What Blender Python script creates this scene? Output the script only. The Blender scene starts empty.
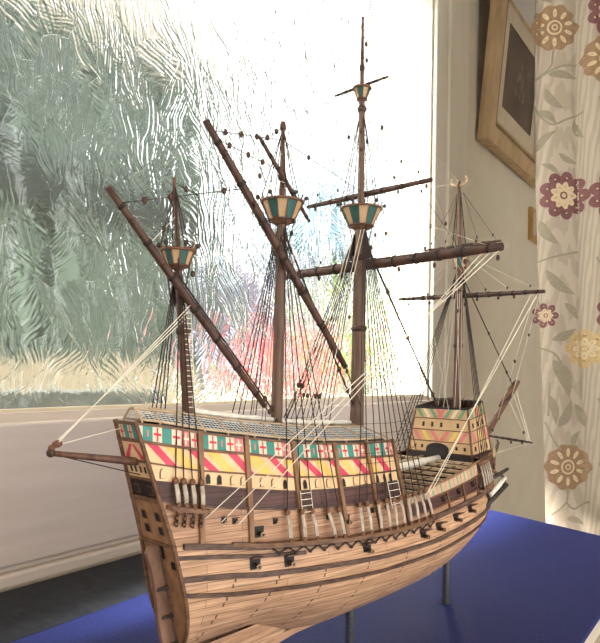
import bpy, bmesh, math, random
from mathutils import Vector, Matrix
random.seed(7)
C = bpy.context.scene.collection
S = .42                      # metres per layout unit
TABLE_Z = .75                # table top height in metres
EYE = .70                    # eye height above the table, layout units
PI = math.pi

def W(x, y, z):
    """layout units (z measured from eye level) -> metres"""
    return Vector((x*S, y*S, TABLE_Z + (z+EYE)*S))

# ------------------------------------------------------------------ materials
def new_mat(name):
    m = bpy.data.materials.new(name); m.use_nodes = True
    nt = m.node_tree; nt.nodes.clear()
    out = nt.nodes.new('ShaderNodeOutputMaterial')
    return m, nt, out

def N(nt, kind, **kw):
    n = nt.nodes.new(kind)
    for k, v in kw.items():
        if k in n.inputs.keys() if hasattr(n.inputs, 'keys') else False:
            n.inputs[k].default_value = v
        else:
            setattr(n, k, v)
    return n

def rgb(r, g, b):
    f = lambda c: (c/12.92 if c <= .04045 else ((c+.055)/1.055)**2.4)
    return (f(r/255), f(g/255), f(b/255), 1)

def mat_noise(name, c1, c2, scale=(30, 30, 30), rough=.6, detail=4, bump=0, spec=.3, lo=.3, hi=.7, metal=0, c3=None, scale3=None, sheen=0):
    m, nt, out = new_mat(name); L = nt.links.new
    p = N(nt, 'ShaderNodeBsdfPrincipled')
    p.inputs['Roughness'].default_value = rough
    p.inputs['Specular IOR Level'].default_value = spec
    p.inputs['Metallic'].default_value = metal
    if sheen: p.inputs['Sheen Weight'].default_value = sheen
    tc = N(nt, 'ShaderNodeTexCoord'); mp = N(nt, 'ShaderNodeMapping')
    mp.inputs['Scale'].default_value = scale
    no = N(nt, 'ShaderNodeTexNoise'); no.inputs['Scale'].default_value = 1; no.inputs['Detail'].default_value = detail
    rp = N(nt, 'ShaderNodeValToRGB')
    rp.color_ramp.elements[0].position = lo; rp.color_ramp.elements[0].color = c1
    rp.color_ramp.elements[1].position = hi; rp.color_ramp.elements[1].color = c2
    L(tc.outputs['Object'], mp.inputs['Vector']); L(mp.outputs[0], no.inputs['Vector']); L(no.outputs['Fac'], rp.inputs[0])
    col = rp.outputs[0]
    if c3 is not None:
        mp3 = N(nt, 'ShaderNodeMapping'); mp3.inputs['Scale'].default_value = scale3
        n3 = N(nt, 'ShaderNodeTexNoise'); n3.inputs['Scale'].default_value = 1; n3.inputs['Detail'].default_value = 2
        r3 = N(nt, 'ShaderNodeValToRGB')
        r3.color_ramp.elements[0].position = .48; r3.color_ramp.elements[0].color = (0, 0, 0, 1)
        r3.color_ramp.elements[1].position = .62; r3.color_ramp.elements[1].color = (1, 1, 1, 1)
        mx = N(nt, 'ShaderNodeMix'); mx.data_type = 'RGBA'
        L(tc.outputs['Object'], mp3.inputs['Vector']); L(mp3.outputs[0], n3.inputs['Vector']); L(n3.outputs['Fac'], r3.inputs[0])
        L(r3.outputs[0], mx.inputs['Factor']); L(col, mx.inputs['A']); mx.inputs['B'].default_value = c3
        col = mx.outputs['Result']
    L(col, p.inputs['Base Color'])
    if bump:
        b = N(nt, 'ShaderNodeBump'); b.inputs['Strength'].default_value = bump; b.inputs['Distance'].default_value = .002
        L(no.outputs['Fac'], b.inputs['Height']); L(b.outputs[0], p.inputs['Normal'])
    L(p.outputs[0], out.inputs[0])
    return m

def mat_planks(name, c1, c2, cline, width, plank_len, rough=.55):
    """planking from UV: u runs along the ship, v counts up the side (metres)."""
    m, nt, out = new_mat(name); L = nt.links.new
    p = N(nt, 'ShaderNodeBsdfPrincipled'); p.inputs['Roughness'].default_value = rough; p.inputs['Specular IOR Level'].default_value = .35
    uv = N(nt, 'ShaderNodeUVMap')
    br = N(nt, 'ShaderNodeTexBrick'); br.offset = .37; br.squash = 1
    br.inputs['Scale'].default_value = 1
    br.inputs['Brick Width'].default_value = plank_len; br.inputs['Row Height'].default_value = width
    br.inputs['Mortar Size'].default_value = .00022; br.inputs['Mortar Smooth'].default_value = .4; br.inputs['Bias'].default_value = 0
    br.inputs['Color1'].default_value = c1; br.inputs['Color2'].default_value = c2; br.inputs['Mortar'].default_value = cline
    L(uv.outputs[0], br.inputs['Vector'])
    mp = N(nt, 'ShaderNodeMapping'); mp.inputs['Scale'].default_value = (26, 420, 1)
    no = N(nt, 'ShaderNodeTexNoise'); no.inputs['Scale'].default_value = 1; no.inputs['Detail'].default_value = 4
    rp = N(nt, 'ShaderNodeValToRGB')
    rp.color_ramp.elements[0].position = .26; rp.color_ramp.elements[0].color = (.40, .34, .30, 1)
    rp.color_ramp.elements[1].position = .72; rp.color_ramp.elements[1].color = (1.08, 1.06, 1.04, 1)
    L(uv.outputs[0], mp.inputs[0]); L(mp.outputs[0], no.inputs['Vector']); L(no.outputs['Fac'], rp.inputs[0])
    mx = N(nt, 'ShaderNodeMix'); mx.data_type = 'RGBA'; mx.blend_type = 'MULTIPLY'; mx.inputs['Factor'].default_value = .9
    L(br.outputs['Color'], mx.inputs['A']); L(rp.outputs[0], mx.inputs['B'])
    L(mx.outputs['Result'], p.inputs['Base Color']); L(p.outputs[0], out.inputs[0])
    return m

M = {}
M['hull_wood'] = mat_planks('planked hull wood', rgb(210, 170, 136), rgb(194, 154, 120), rgb(96, 66, 44), .0068, .11)
M['upper_wood'] = mat_planks('planked upper wood', rgb(190, 150, 118), rgb(172, 132, 102), rgb(92, 62, 44), .006, .09)
M['purple_wood'] = mat_planks('dark stained planks', rgb(94, 62, 56), rgb(76, 49, 45), rgb(40, 24, 22), .0055, .09)
M['wale'] = mat_noise('dark wale wood', rgb(62, 45, 38), rgb(104, 80, 65), (60, 300, 300), .6)
M['trim'] = mat_noise('brown trim wood', rgb(84, 58, 42), rgb(122, 88, 62), (60, 300, 300), .55)
M['post'] = mat_noise('post wood', rgb(104, 74, 52), rgb(146, 108, 76), (200, 200, 40), .55)
M['mast'] = mat_noise('mast wood', rgb(64, 42, 33), rgb(104, 72, 54), (220, 220, 26), .5)
M['mast_pale'] = mat_noise('pale mast wood', rgb(80, 60, 48), rgb(116, 90, 73), (220, 220, 26), .5)
M['spar'] = mat_noise('spar wood', rgb(52, 35, 29), rgb(88, 61, 48), (60, 60, 60), .5)
M['keel'] = mat_noise('keel wood', rgb(164, 126, 98), rgb(188, 148, 118), (40, 200, 120), .55)
M['rudder'] = mat_noise('rudder wood', rgb(92, 66, 52), rgb(134, 100, 80), (140, 140, 40), .6)
M['tuck'] = mat_noise('tuck wood', rgb(128, 92, 64), rgb(160, 120, 86), (100, 160, 100), .55)
M['cream'] = mat_noise('cream paint', rgb(210, 174, 130), rgb(222, 187, 144), (90, 90, 90), .5)
M['fc_cream'] = mat_noise('darker buff paint', rgb(186, 152, 110), rgb(202, 168, 126), (60, 60, 60), .5)  # darker, browner cream for the forecastle
M['waist_paint'] = mat_noise('dull buff band', rgb(172, 152, 122), rgb(192, 172, 142), (60, 60, 60), .6)  # darker, duller ivory for the waist band
M['hold'] = mat_noise('boards in painted shade', rgb(48, 34, 28), rgb(70, 52, 42), (30, 200, 30), .7)  # boards darkened to carry the shade under the beams and inside the forecastle
M['ivory'] = mat_noise('ivory paint', rgb(208, 193, 166), rgb(218, 204, 180), (90, 90, 90), .5)
M['yellow'] = mat_noise('yellow paint', rgb(214, 174, 88), rgb(224, 186, 104), (90, 90, 90), .5)
M['pink'] = mat_noise('crimson paint', rgb(190, 52, 78), rgb(206, 70, 94), (90, 90, 90), .5)
M['rose'] = mat_noise('rose paint', rgb(196, 108, 104), rgb(208, 124, 118), (90, 90, 90), .5)
M['red'] = mat_noise('red paint', rgb(190, 40, 54), rgb(204, 52, 64), (90, 90, 90), .5)
M['teal'] = mat_noise('teal paint', rgb(52, 120, 108), rgb(70, 138, 124), (90, 90, 90), .5)
M['top_teal'] = mat_noise('backlit shade teal paint', rgb(34, 74, 72), rgb(48, 92, 88), (90, 90, 90), .5)  # shaded copy of the teal: backlit darkness of the tops put into the colour
M['top_cream'] = mat_noise('backlit shade cream paint', rgb(166, 136, 100), rgb(182, 152, 116), (90, 90, 90), .5)  # shaded copy of the cream, darkened for the backlit tops
M['green'] = mat_noise('green paint', rgb(96, 134, 104), rgb(112, 150, 118), (90, 90, 90), .5)
M['black'] = mat_noise('black', rgb(22, 18, 17), rgb(38, 32, 30), (90, 90, 90), .55)
M['iron'] = mat_noise('blackened iron', rgb(40, 34, 32), rgb(66, 56, 50), (200, 200, 200), .5)
M['brass'] = mat_noise('gun bronze', rgb(120, 96, 72), rgb(150, 124, 96), (200, 200, 200), .4, metal=.6)
M['deck'] = mat_planks('deck planks', rgb(126, 104, 84), rgb(110, 88, 70), rgb(60, 44, 36), .005, .1)
M['net_frame'] = mat_noise('net frame wood', rgb(168, 142, 112), rgb(196, 172, 142), (90, 90, 90), .6)
M['net'] = mat_noise('netting cord', rgb(196, 194, 188), rgb(220, 218, 212), (200, 200, 200), .8)
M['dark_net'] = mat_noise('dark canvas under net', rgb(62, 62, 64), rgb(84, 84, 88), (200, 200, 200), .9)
M['canvas'] = mat_noise('rolled white canvas', rgb(206, 196, 180), rgb(228, 220, 206), (160, 60, 160), .85, bump=.3)
M['rope_dark'] = mat_noise('tarred cord', rgb(36, 29, 25), rgb(56, 46, 39), (600, 600, 600), .8)
M['rope'] = mat_noise('pale cord', rgb(214, 200, 180), rgb(232, 220, 202), (600, 600, 600), .8)
M['lanyard'] = mat_noise('lanyard cord', rgb(150, 134, 118), rgb(192, 177, 161), (400, 400, 120), .85)
M['deadeye'] = mat_noise('deadeye wood', rgb(84, 54, 38), rgb(120, 80, 56), (300, 300, 300), .5)
M['block'] = mat_noise('dark block wood', rgb(52, 34, 26), rgb(80, 54, 40), (300, 300, 300), .5)
M['steel'] = mat_noise('threaded steel', rgb(62, 63, 68), rgb(92, 93, 99), (40, 40, 900), .45, metal=.5)

# ------------------------------------------------------------------ mesh builder
class MB:
    def __init__(self):
        self.v = []; self.f = []; self.m = []; self.s = []; self.uv = {}; self.mats = []
    def mi(self, m):
        if m not in self.mats: self.mats.append(m)
        return self.mats.index(m)
    def face(self, idx, m, smooth=False, uv=None):
        self.f.append(tuple(idx)); self.m.append(self.mi(m)); self.s.append(smooth)
        if uv: self.uv[len(self.f)-1] = uv
    def quad(self, a, b, c, d, m, uv=None):
        n = len(self.v); self.v += [Vector(a), Vector(b), Vector(c), Vector(d)]
        self.face((n, n+1, n+2, n+3), m, False, uv)
    def poly(self, pts, m):
        n = len(self.v); self.v += [Vector(p) for p in pts]
        self.face(range(n, n+len(pts)), m)
    def grid(self, rows, m, smooth=True, uvs=None, closed=False):
        n = len(self.v); nr = len(rows); nc = len(rows[0])
        for r in rows: self.v += [Vector(p) for p in r]
        for i in range(nr-1):
            for j in range(nc if closed else nc-1):
                k = (j+1) % nc
                uv = None
                if uvs: uv = (uvs[i][j], uvs[i][k], uvs[i+1][k], uvs[i+1][j])
                self.face((n+i*nc+j, n+i*nc+k, n+(i+1)*nc+k, n+(i+1)*nc+j), m, smooth, uv)
    def box8(self, p, m):
        n = len(self.v); self.v += [Vector(q) for q in p]
        for q in ((0, 3, 2, 1), (4, 5, 6, 7), (0, 1, 5, 4), (1, 2, 6, 5), (2, 3, 7, 6), (3, 0, 4, 7)):
            self.face([n+i for i in q], m)
    def box(self, c, h, m, rot=None):
        c = Vector(c); P = []
        for sz in (-1, 1):
            for sx, sy in ((-1, -1), (1, -1), (1, 1), (-1, 1)):
                d = Vector((sx*h[0], sy*h[1], sz*h[2]))
                if rot: d = rot @ d
                P.append(c+d)
        self.box8(P, m)
    def tube(self, pts, r, m, n=8, caps=True):
        pts = [Vector(p) for p in pts]; k = len(pts)
        rs = r if isinstance(r, (list, tuple)) else [r]*k
        rows = []; ref = None
        for i, p in enumerate(pts):
            t = (pts[min(i+1, k-1)]-pts[max(i-1, 0)])
            if t.length < 1e-9: t = Vector((0, 0, 1))
            t.normalize()
            if ref is None: ref = Vector((0, 0, 1)) if abs(t.z) < .9 else Vector((1, 0, 0))
            a = t.cross(ref).normalized(); b = a.cross(t).normalized(); ref = b
            rows.append([p+(a*math.cos(2*PI*j/n)+b*math.sin(2*PI*j/n))*rs[i] for j in range(n)])
        n0 = len(self.v)
        self.grid(rows, m, n > 4, closed=True)
        if caps:
            self.face([n0+j for j in range(n)], m)
            self.face([n0+(k-1)*n+j for j in reversed(range(n))], m)
    def lathe(self, c, prof, m, n=16, axis='z', smooth=True, pick=None):
        """prof: (radius, height) list around an upright axis through c; pick(i,j) gives a material"""
        c = Vector(c); n0 = len(self.v)
        for r, h in prof:
            for j in range(n):
                a = 2*PI*j/n
                d = Vector((r*math.cos(a), r*math.sin(a), h))
                if axis == 'x': d = Vector((d.z, d.x, d.y))
                if axis == 'y': d = Vector((d.x, d.z, d.y))
                self.v.append(c+d)
        for i in range(len(prof)-1):
            for j in range(n):
                k = (j+1) % n
                self.face((n0+i*n+j, n0+i*n+k, n0+(i+1)*n+k, n0+(i+1)*n+j), pick(i, j) if pick else m, smooth)
        self.face([n0+j for j in reversed(range(n))], m)
        self.face([n0+(len(prof)-1)*n+j for j in range(n)], m)
    def ball(self, c, r, m, n=8, squash=(1, 1, 1)):
        c = Vector(c); rows = []
        for i in range(1, 6):
            a = PI*i/6
            rows.append([c+Vector((r*squash[0]*math.sin(a)*math.cos(2*PI*j/n), r*squash[1]*math.sin(a)*math.sin(2*PI*j/n), r*squash[2]*math.cos(a))) for j in range(n)])
        n0 = len(self.v); self.grid(rows, m, True, closed=True)
        t = len(self.v); self.v += [c+Vector((0, 0, r*squash[2])), c-Vector((0, 0, r*squash[2]))]
        for j in range(n):
            k = (j+1) % n
            self.face((t, n0+k, n0+j), m, True); self.face((t+1, n0+4*n+j, n0+4*n+k), m, True)
    def build(self, name, parent=None, bevel=0, recalc=True):
        me = bpy.data.meshes.new(name)
        me.from_pydata([tuple(p) for p in self.v], [], self.f)
        for m in self.mats: me.materials.append(m)
        me.polygons.foreach_set('material_index', self.m)
        me.polygons.foreach_set('use_smooth', self.s)
        if self.uv:
            ul = me.uv_layers.new(name='UVMap')
            for pi, uv in self.uv.items():
                for li, t in zip(me.polygons[pi].loop_indices, uv): ul.data[li].uv = t
        me.validate(); me.update()
        if recalc:
            bm = bmesh.new(); bm.from_mesh(me); bmesh.ops.recalc_face_normals(bm, faces=bm.faces); bm.to_mesh(me); bm.free()
        o = bpy.data.objects.new(name, me); C.objects.link(o)
        if parent is not None: o.parent = parent
        if bevel:
            b = o.modifiers.new('bevel', 'BEVEL'); b.width = bevel; b.segments = 2; b.limit_method = 'ANGLE'
        return o

def tag(o, label=None, cat=None, group=None, kind=None):
    if label: o['label'] = label
    if cat: o['category'] = cat
    if group: o['group'] = group
    if kind: o['kind'] = kind
    return o

def empty(name, loc, rz=0, **kw):
    o = bpy.data.objects.new(name, None); C.objects.link(o)
    o.empty_display_size = .05; o.location = loc; o.rotation_euler = (0, 0, rz)
    return tag(o, **kw)

# ------------------------------------------------------------------ hull form (layout units, x forward, y to port)
def lerp(T, z):
    if z <= T[0][0]: a, b = T[0], T[1]
    elif z >= T[-1][0]: a, b = T[-2], T[-1]
    else:
        for a, b in zip(T, T[1:]):
            if a[0] <= z <= b[0]: break
    return a[1]+(b[1]-a[1])*(z-a[0])/(b[0]-a[0])
X0 = [(-.61, .79), (-.51, .768), (-.31, .7225), (-.09, .652)]
X1 = [(-.61, 1.60), (-.585, 1.70), (-.545, 1.785), (-.50, 1.84), (-.45, 1.89), (-.40, 1.93), (-.36, 1.955), (-.31, 1.975), (-.2, 1.99)]
ZKT = [(0, -.53), (.17, -.53), (.30, -.572), (.4, -.586), (.6, -.586)]
def zk(s): return lerp(ZKT, min(.99, max(0, s)))
BS = [(0, .056), (.06, .078), (.12, .103), (.2, .132), (.3, .160), (.4, .179), (.5, .188), (.58, .19), (.66, .187), (.74, .178), (.81, .163), (.87, .143), (.92, .117), (.96, .085), (.985, .05), (1, .004)]
PP = [(0, 2.4), (.15, 1.8), (.4, 1.75), (.7, 1.7), (1, 1.6)]
ZM = [(0, -.40), (.3, -.385), (.6, -.395), (.85, -.385), (1, -.36)]
def half(x, z):
    x0 = lerp(X0, z); x1 = lerp(X1, z); s = (x-x0)/(x1-x0)
    if s > 1: return 0
    s = max(0, s); zm = lerp(ZM, s); b = lerp(BS, min(1, s))
    if z >= zm:
        T = .37 if s < .6 else .37-.2*(s-.6)/.4
        return b*(1-T*(z-zm)/.25)
    q = min(1, (zm-z)/(zm-zk(min(.6, s))))
    return max(.005, b*(1-q**lerp(PP, s))**.75)
ZA = [(.652, -.089), (.711, -.097), (.779, -.111), (.883, -.126), (.991, -.14), (1.1, -.149), (1.189, -.153), (1.331, -.154)]
ZB = [(.661, -.120), (.71, -.13), (.774, -.142), (.881, -.156), (.986, -.173), (1.1, -.181), (1.181, -.184), (1.318, -.189)]
ZC = [(.676, -.159), (.767, -.179), (.873, -.194), (.981, -.209), (1.1, -.218), (1.171, -.221), (1.306, -.223)]
ZD = [(.683, -.192), (.782, -.208), (.865, -.222), (.977, -.237), (1.082, -.243), (1.297, -.247)]
ZE = [(.70, -.228), (.719, -.234), (.80, -.25), (.873, -.261), (.973, -.272), (1.14, -.282), (1.31, -.284)]
ZW = [(1.31, -.287), (1.386, -.281), (1.508, -.267), (1.682, -.243), (1.8, -.232), (2.0, -.222)]      # rail of the waist
ZWB = [(1.31, -.306), (1.395, -.303), (1.522, -.293), (1.705, -.275), (1.85, -.262), (2.0, -.252)]
ZBR = [(1.31, -.33), (1.401, -.329), (1.536, -.32), (1.706, -.311), (1.85, -.30), (2.0, -.29)]
ZF = [(.735, -.315), (.831, -.328), (.892, -.336), (.981, -.342), (1.108, -.35), (1.25, -.353), (1.389, -.348), (1.527, -.339), (1.699, -.329), (1.95, -.315)]
ZG = [(.735, -.336), (.831, -.346), (.891, -.353), (1.0, -.36)]
ZH = [(.745, -.377), (.829, -.382), (.888, -.388), (.975, -.392), (1.191, -.400), (1.388, -.399), (1.612, -.386), (1.92, -.37)]
ZI = [(.757, -.408), (.831, -.418), (.98, -.428), (1.202, -.435), (1.395, -.433), (1.617, -.42), (1.91, -.40)]

OX = 1.4
def P(x, y, z): return Vector(((x-OX)*S, y*S, (z+EYE)*S))
def HP(x, z, sd=-1, off=0):
    """point on the hull side; sd -1 starboard, +1 port"""
    x0 = lerp(X0, z); x = max(x, x0)
    return P(x, sd*(half(x, z)+off), z)

A0 = -math.radians(6.9)
shipO = Vector((.120, .993, 0))*S
rootloc = shipO+Matrix.Rotation(A0, 3, 'Z') @ Vector((OX*S, 0, 0)); rootloc.z = TABLE_Z
ship = empty('model_ship', rootloc, A0, label='wooden four-masted model warship with painted castles and full rigging above the blue cloth', cat='model ship')

def band(name, zhi, zlo, xa, xb, mat, nx=60, nz=3, off=0, sds=(-1, 1)):
    for sd in sds:
        mb = MB(); rows = []; uvs = []
        for j in range(nz+1):
            r = []; u = []; k = j/nz
            for i in range(nx+1):
                x = xa+(xb-xa)*i/nx
                for _ in range(2):
                    z = lerp(zlo, x)+(lerp(zhi, x)-lerp(zlo, x))*k
                    x0 = lerp(X0, z)
                    x = max(x0+(xb-x0)*i/nx if xa < .8 else x, x0)
                r.append(HP(x, z, sd, off)); u.append((x*S, z*S))
            rows.append(r); uvs.append(u)
        mb.grid(rows, mat, True, uvs); mb.build(name, ship)

# underwater and lower planking, keel to channel wale, both sides
mb = MB()
for sd in (-1, 1):
    rows = []; uvs = []; nz = 26; nx = 90
    for j in range(nz+1):
        k = j/nz; r = []; u = []
        for i in range(nx+1):
            s = i/nx
            s = s**1.0
            x = .75+s*(1.95-.75)
            for _ in range(3):
                zt = lerp(ZF, x); zkk = zk(min(.6, s)); z = zkk+(zt-zkk)*k
                x0 = lerp(X0, z); x1 = lerp(X1, z); x = x0+s*(x1-x0)
            r.append(P(x, sd*half(x, z), z)); u.append((x*S, z*S))
        rows.append(r); uvs.append(u)
    mb.grid(rows, M['hull_wood'], True, uvs)
    # rows of dark treenails up the side
    for x0_ in (.84, .93, 1.04, 1.16, 1.29, 1.43, 1.56):
        for q in range(16):
            z = lerp(ZH, x0_)-.004-q*.0115
            if z < -.565: break
            if q % 3 == 2: continue
            xx = x0_-(q*.0045 if x0_ < 1.0 else q*.001)
            a, b = z, z-.0078
            mb.quad(HP(xx-.0017, a, sd, .0007), HP(xx+.0017, a, sd, .0007), HP(xx+.0012, b, sd, .0007), HP(xx-.0022, b, sd, .0007), M['wale'])
hullo = mb.build('hull_planking', ship)

band('upper_planking', ZE, ZF, .70, 1.312, M['upper_wood'], 70, 4)
band('upper_planking', ZBR, ZF, 1.312, 1.975, M['upper_wood'], 60, 3)
band('dark_strake', ZD, ZE, .68, 1.312, M['purple_wood'], 60, 3)
band('dark_strake', ZWB, ZBR, 1.312, 1.98, M['purple_wood'], 60, 2)
band('dark_strake', ZW, ZWB, 1.705, 1.98, M['purple_wood'], 30, 2)

# cream window strake with arched ports
mb = MB()
def strip(mb, zhi, zlo, xa, xb, mat, nx, nz=2, off=0, sds=(-1, 1)):
    for sd in sds:
        rows = []
        for j in range(nz+1):
            k = j/nz; r = []
            for i in range(nx+1):
                x = xa+(xb-xa)*i/nx
                z = lerp(zlo, x)+(lerp(zhi, x)-lerp(zlo, x))*k
                if i == 0 and xa < .7: x = lerp(X0, z)
                r.append(HP(x, z, sd, off))
            rows.append(r)
        mb.grid(rows, mat, True)
strip(mb, ZC, ZD, .66, 1.312, M['cream'], 60)
def arch(mb, x, z, w, h, mat, sd, off=.0012):
    pts = [HP(x-w, z-h, sd, off), HP(x+w, z-h, sd, off), HP(x+w, z+h*.3, sd, off), HP(x+w*.6, z+h*.85, sd, off), HP(x, z+h, sd, off), HP(x-w*.6, z+h*.85, sd, off), HP(x-w, z+h*.3, sd, off)]
    mb.poly(pts, mat)
zcd = lambda x: .5*(lerp(ZC, x)+lerp(ZD, x))
for sd in (-1, 1):
    for x in (.79, .813, .959, 1.009, 1.116, 1.226, 1.252, 1.274):
        arch(mb, x, zcd(x)-.001, .0052, .0095, M['trim'], sd, .0008); arch(mb, x, zcd(x)-.001, .004, .008, M['black'], sd, .0014)
    for x in (.70, .84, .862, .905, .931, 1.04, 1.07, 1.15, 1.187):
        arch(mb, x, zcd(x), .005, .009, M['trim'], sd, .0008); arch(mb, x+.0012, zcd(x), .004, .008, M['cream'], sd, .0015)
mb.build('window_strake', ship)

# diagonal striped strake
mb = MB(); strip(mb, ZB, ZC, .65, 1.312, M['cream'], 60)
tops = [.668, .748, .83, .919, 1.001, 1.077, 1.151, 1.232]; bots = [.71, .795, .871, .961, 1.043, 1.117, 1.184, 1.263]
def diag(mb, t0, t1, b0, b1, mat, sd):
    rows = []
    for k in range(7):
        f = k/6; r = []
        for g in range(4):
            h = g/3
            x = (t0+(t1-t0)*h)*(1-f)+(b0+(b1-b0)*h)*f
            zz = lerp(ZB, x)*(1-f)+lerp(ZC, x)*f
            r.append(HP(x, zz, sd, .0007))
        rows.append(r)
    mb.grid(rows, mat, True)
for sd in (-1, 1):
    for i, (t, b) in enumerate(zip(tops, bots)):
        w = .021
        diag(mb, t, t+w, b, b+w, M['pink'], sd)
        if i < len(tops)-1:
            t2, b2 = tops[i+1], bots[i+1]
            diag(mb, t+w+.016, t2-.018, b+w+.010, b2-.022, M['yellow'], sd)
mb.build('diagonal_strake', ship)

# chequered strake with crosses
mb = MB(); strip(mb, ZA, ZB, .64, 1.312, M['ivory'], 60)
cell = .0185; x = .664; i = 0; seq = 'TWTWPW'
for sd in (-1, 1):
    x = .664; i = 0
    while x+cell < 1.312:
        c = seq[i % 6]
        def patch(a, b, f0, f1, mat, off):
            rows = []
            for f in (f0, f1):
                rows.append([HP(q, lerp(ZB, q)+(lerp(ZA, q)-lerp(ZB, q))*f, sd, off) for q in (a, (a+b)/2, b)])
            mb.grid(rows, mat, True)
        if c == 'T':
            patch(x, x+cell, .04, .96, M['teal'], .0006)
            if i % 4 == 0: patch(x+cell*.42, x+cell*.58, .3, .7, M['rose'], .001)
        elif c == 'P':
            patch(x, x+cell, .04, .96, M['rose'], .0006)
            patch(x+cell*.42, x+cell*.58, .15, .85, M['ivory'], .001); patch(x+cell*.15, x+cell*.85, .45, .58, M['ivory'], .001)
        else:
            patch(x+cell*.43, x+cell*.57, .12, .88, M['red'], .001); patch(x+cell*.12, x+cell*.88, .45, .58, M['red'], .001)
        x += cell; i += 1
mb.build('cross_strake', ship)

# painted rail band of the waist
for sd in (-1, 1):
    mb = MB(); strip(mb, ZW, ZWB, 1.312, 1.705, M['waist_paint'], 40, sds=(sd,))
    for k in range(17):
        x = 1.325+k*.022
        mt = M['green'] if k % 2 else M['rose']
        rows = [[HP(q, lerp(ZWB, q)+(lerp(ZW, q)-lerp(ZWB, q))*f, sd, .0007) for q in (x, x+.005)] for f in (.1, .9)]
        mb.grid(rows, mt, True)
    mb.build('waist_strake', ship)

# rails, wales: square-section battens following the hull
def batten(name, T, xa, xb, w, h, mat, n=70):
    for sd in (-1, 1):
        mb = MB(); rows = []
        for i in range(n+1):
            x = xa+(xb-xa)*i/n; z = lerp(T, x)
            x = max(x, lerp(X0, z))
            r = [HP(x, z+h, sd, -.003), HP(x, z+h, sd, w), HP(x, z-h, sd, w), HP(x, z-h, sd, -.003)]
            rows.append(r)
        mb.grid(rows, mat, False, closed=True)
        mb.face([0, 1, 2, 3], mat); k = n*4; mb.face([k+3, k+2, k+1, k], mat)
        mb.build(name, ship)
batten('rail', ZA, .652, 1.314, .0035, .0022, M['trim'])
batten('rail', ZB, .66, 1.314, .0035, .0026, M['trim'])
batten('rail', ZC, .672, 1.314, .0026, .0016, M['trim'])
batten('rail', ZD, .683, 1.314, .0026, .0014, M['wale'])
batten('rail', ZE, .70, 1.314, .003, .0018, M['wale'])
batten('rail', ZW, 1.31, 1.97, .004, .0022, M['post'])
batten('rail', ZWB, 1.31, 1.97, .003, .0016, M['trim'])
batten('wale', ZBR, 1.31, 1.965, .003, .0018, M['trim'])
batten('wale', ZF, .74, 1.95, .006, .0054, M['wale'])
batten('wale', ZG, .70, .99, .005, .0035, M['wale'], 30)
batten('wale', ZH, .72, 1.918, .0045, .0048, M['wale'])
batten('wale', ZI, .72, 1.895, .004, .0042, M['wale'])

# vertical posts (riders)
for sd in (-1, 1):
    for x in (.775, .874, .988, 1.102, 1.206, 1.308):
        mb = MB(); rows = []
        za = lerp(ZA, x)+.004; zb = lerp(ZF, x)+.006
        for k in range(15):
            z = za+(zb-za)*k/14
            rows.append([HP(x-.0048, z, sd, -.002), HP(x-.0048, z, sd, .0058), HP(x+.0048, z, sd, .0058), HP(x+.0048, z, sd, -.002)])
        mb.grid(rows, M['post'], False, closed=True); mb.face([0, 1, 2, 3], M['post'])
        mb.build('rider', ship)
    for x in (1.405, 1.50, 1.59, 1.68, 1.77):
        mb = MB(); rows = []
        za = lerp(ZWB, x); zb = lerp(ZF, x)+.004
        for k in range(9):
            z = za+(zb-za)*k/8
            rows.append([HP(x-.0035, z, sd, -.002), HP(x-.0035, z, sd, .005), HP(x+.0035, z, sd, .005), HP(x+.0035, z, sd, -.002)])
        mb.grid(rows, M['trim'], False, closed=True); mb.face([0, 1, 2, 3], M['trim'])
        mb.build('rider', ship)

# ------------------------------------------------------------------ transom, sternpost, rudder, keel
mb = MB()
def tp(y, z, off=0): return P(lerp(X0, z)-off, y, z)
def trow(za, zb, mat, n=2):
    rows = []
    for k in range(n+1):
        z = za+(zb-za)*k/n; h = half(lerp(X0, z), z)
        rows.append([tp(-h+2*h*j/6, z) for j in range(7)])
    mb.grid(rows, mat, False)
zz = [-.089, -.120, -.158, -.191, -.23, -.315, -.529]
trow(zz[0], zz[1], M['ivory']); trow(zz[1], zz[2], M['cream']); trow(zz[2], zz[3], M['cream'])
trow(zz[3], zz[4], M['purple_wood']); trow(zz[4], zz[5], M['tuck'], 4); trow(zz[5], zz[6], M['tuck'], 12)
def tq(y0, y1, z0, z1, mat, off): mb.poly([tp(y0, z0, off), tp(y1, z0, off), tp(y1, z1, off), tp(y0, z1, off)], mat)
for k, y in enumerate((-.026, -.013, 0, .013)):
    if k % 2 == 0: tq(y, y+.0125, -.091, -.118, M['teal'], .0006)
    else: tq(y+.005, y+.0075, -.094, -.116, M['red'], .0008); tq(y+.0015, y+.011, -.104, -.107, M['red'], .0009)
for sg in (-1, 1):
    mb.poly([tp(0, -.128, .0008), tp(sg*.008, -.128, .0008), tp(sg*.03, -.154, .0008), tp(sg*.018, -.154, .0008)], M['pink'])
for y in (-.022, -.008, .007, .021): tq(y-.003, y+.003, -.168, -.18, M['black'], .001)
for z in (-.212, -.262, -.289):
    for y in (-.022, .02):
        tq(y-.008, y+.008, z-.009, z+.009, M['trim'], .001); tq(y-.0055, y+.0055, z-.007, z+.007, M['black'], .002)
tq(-.016, .016, -.318, -.345, M['black'], .0015)
for y in (-.038, .036): tq(y-.006, y+.006, -.345, -.36, M['black'], .0015)
mb.build('transom', ship)
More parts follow.
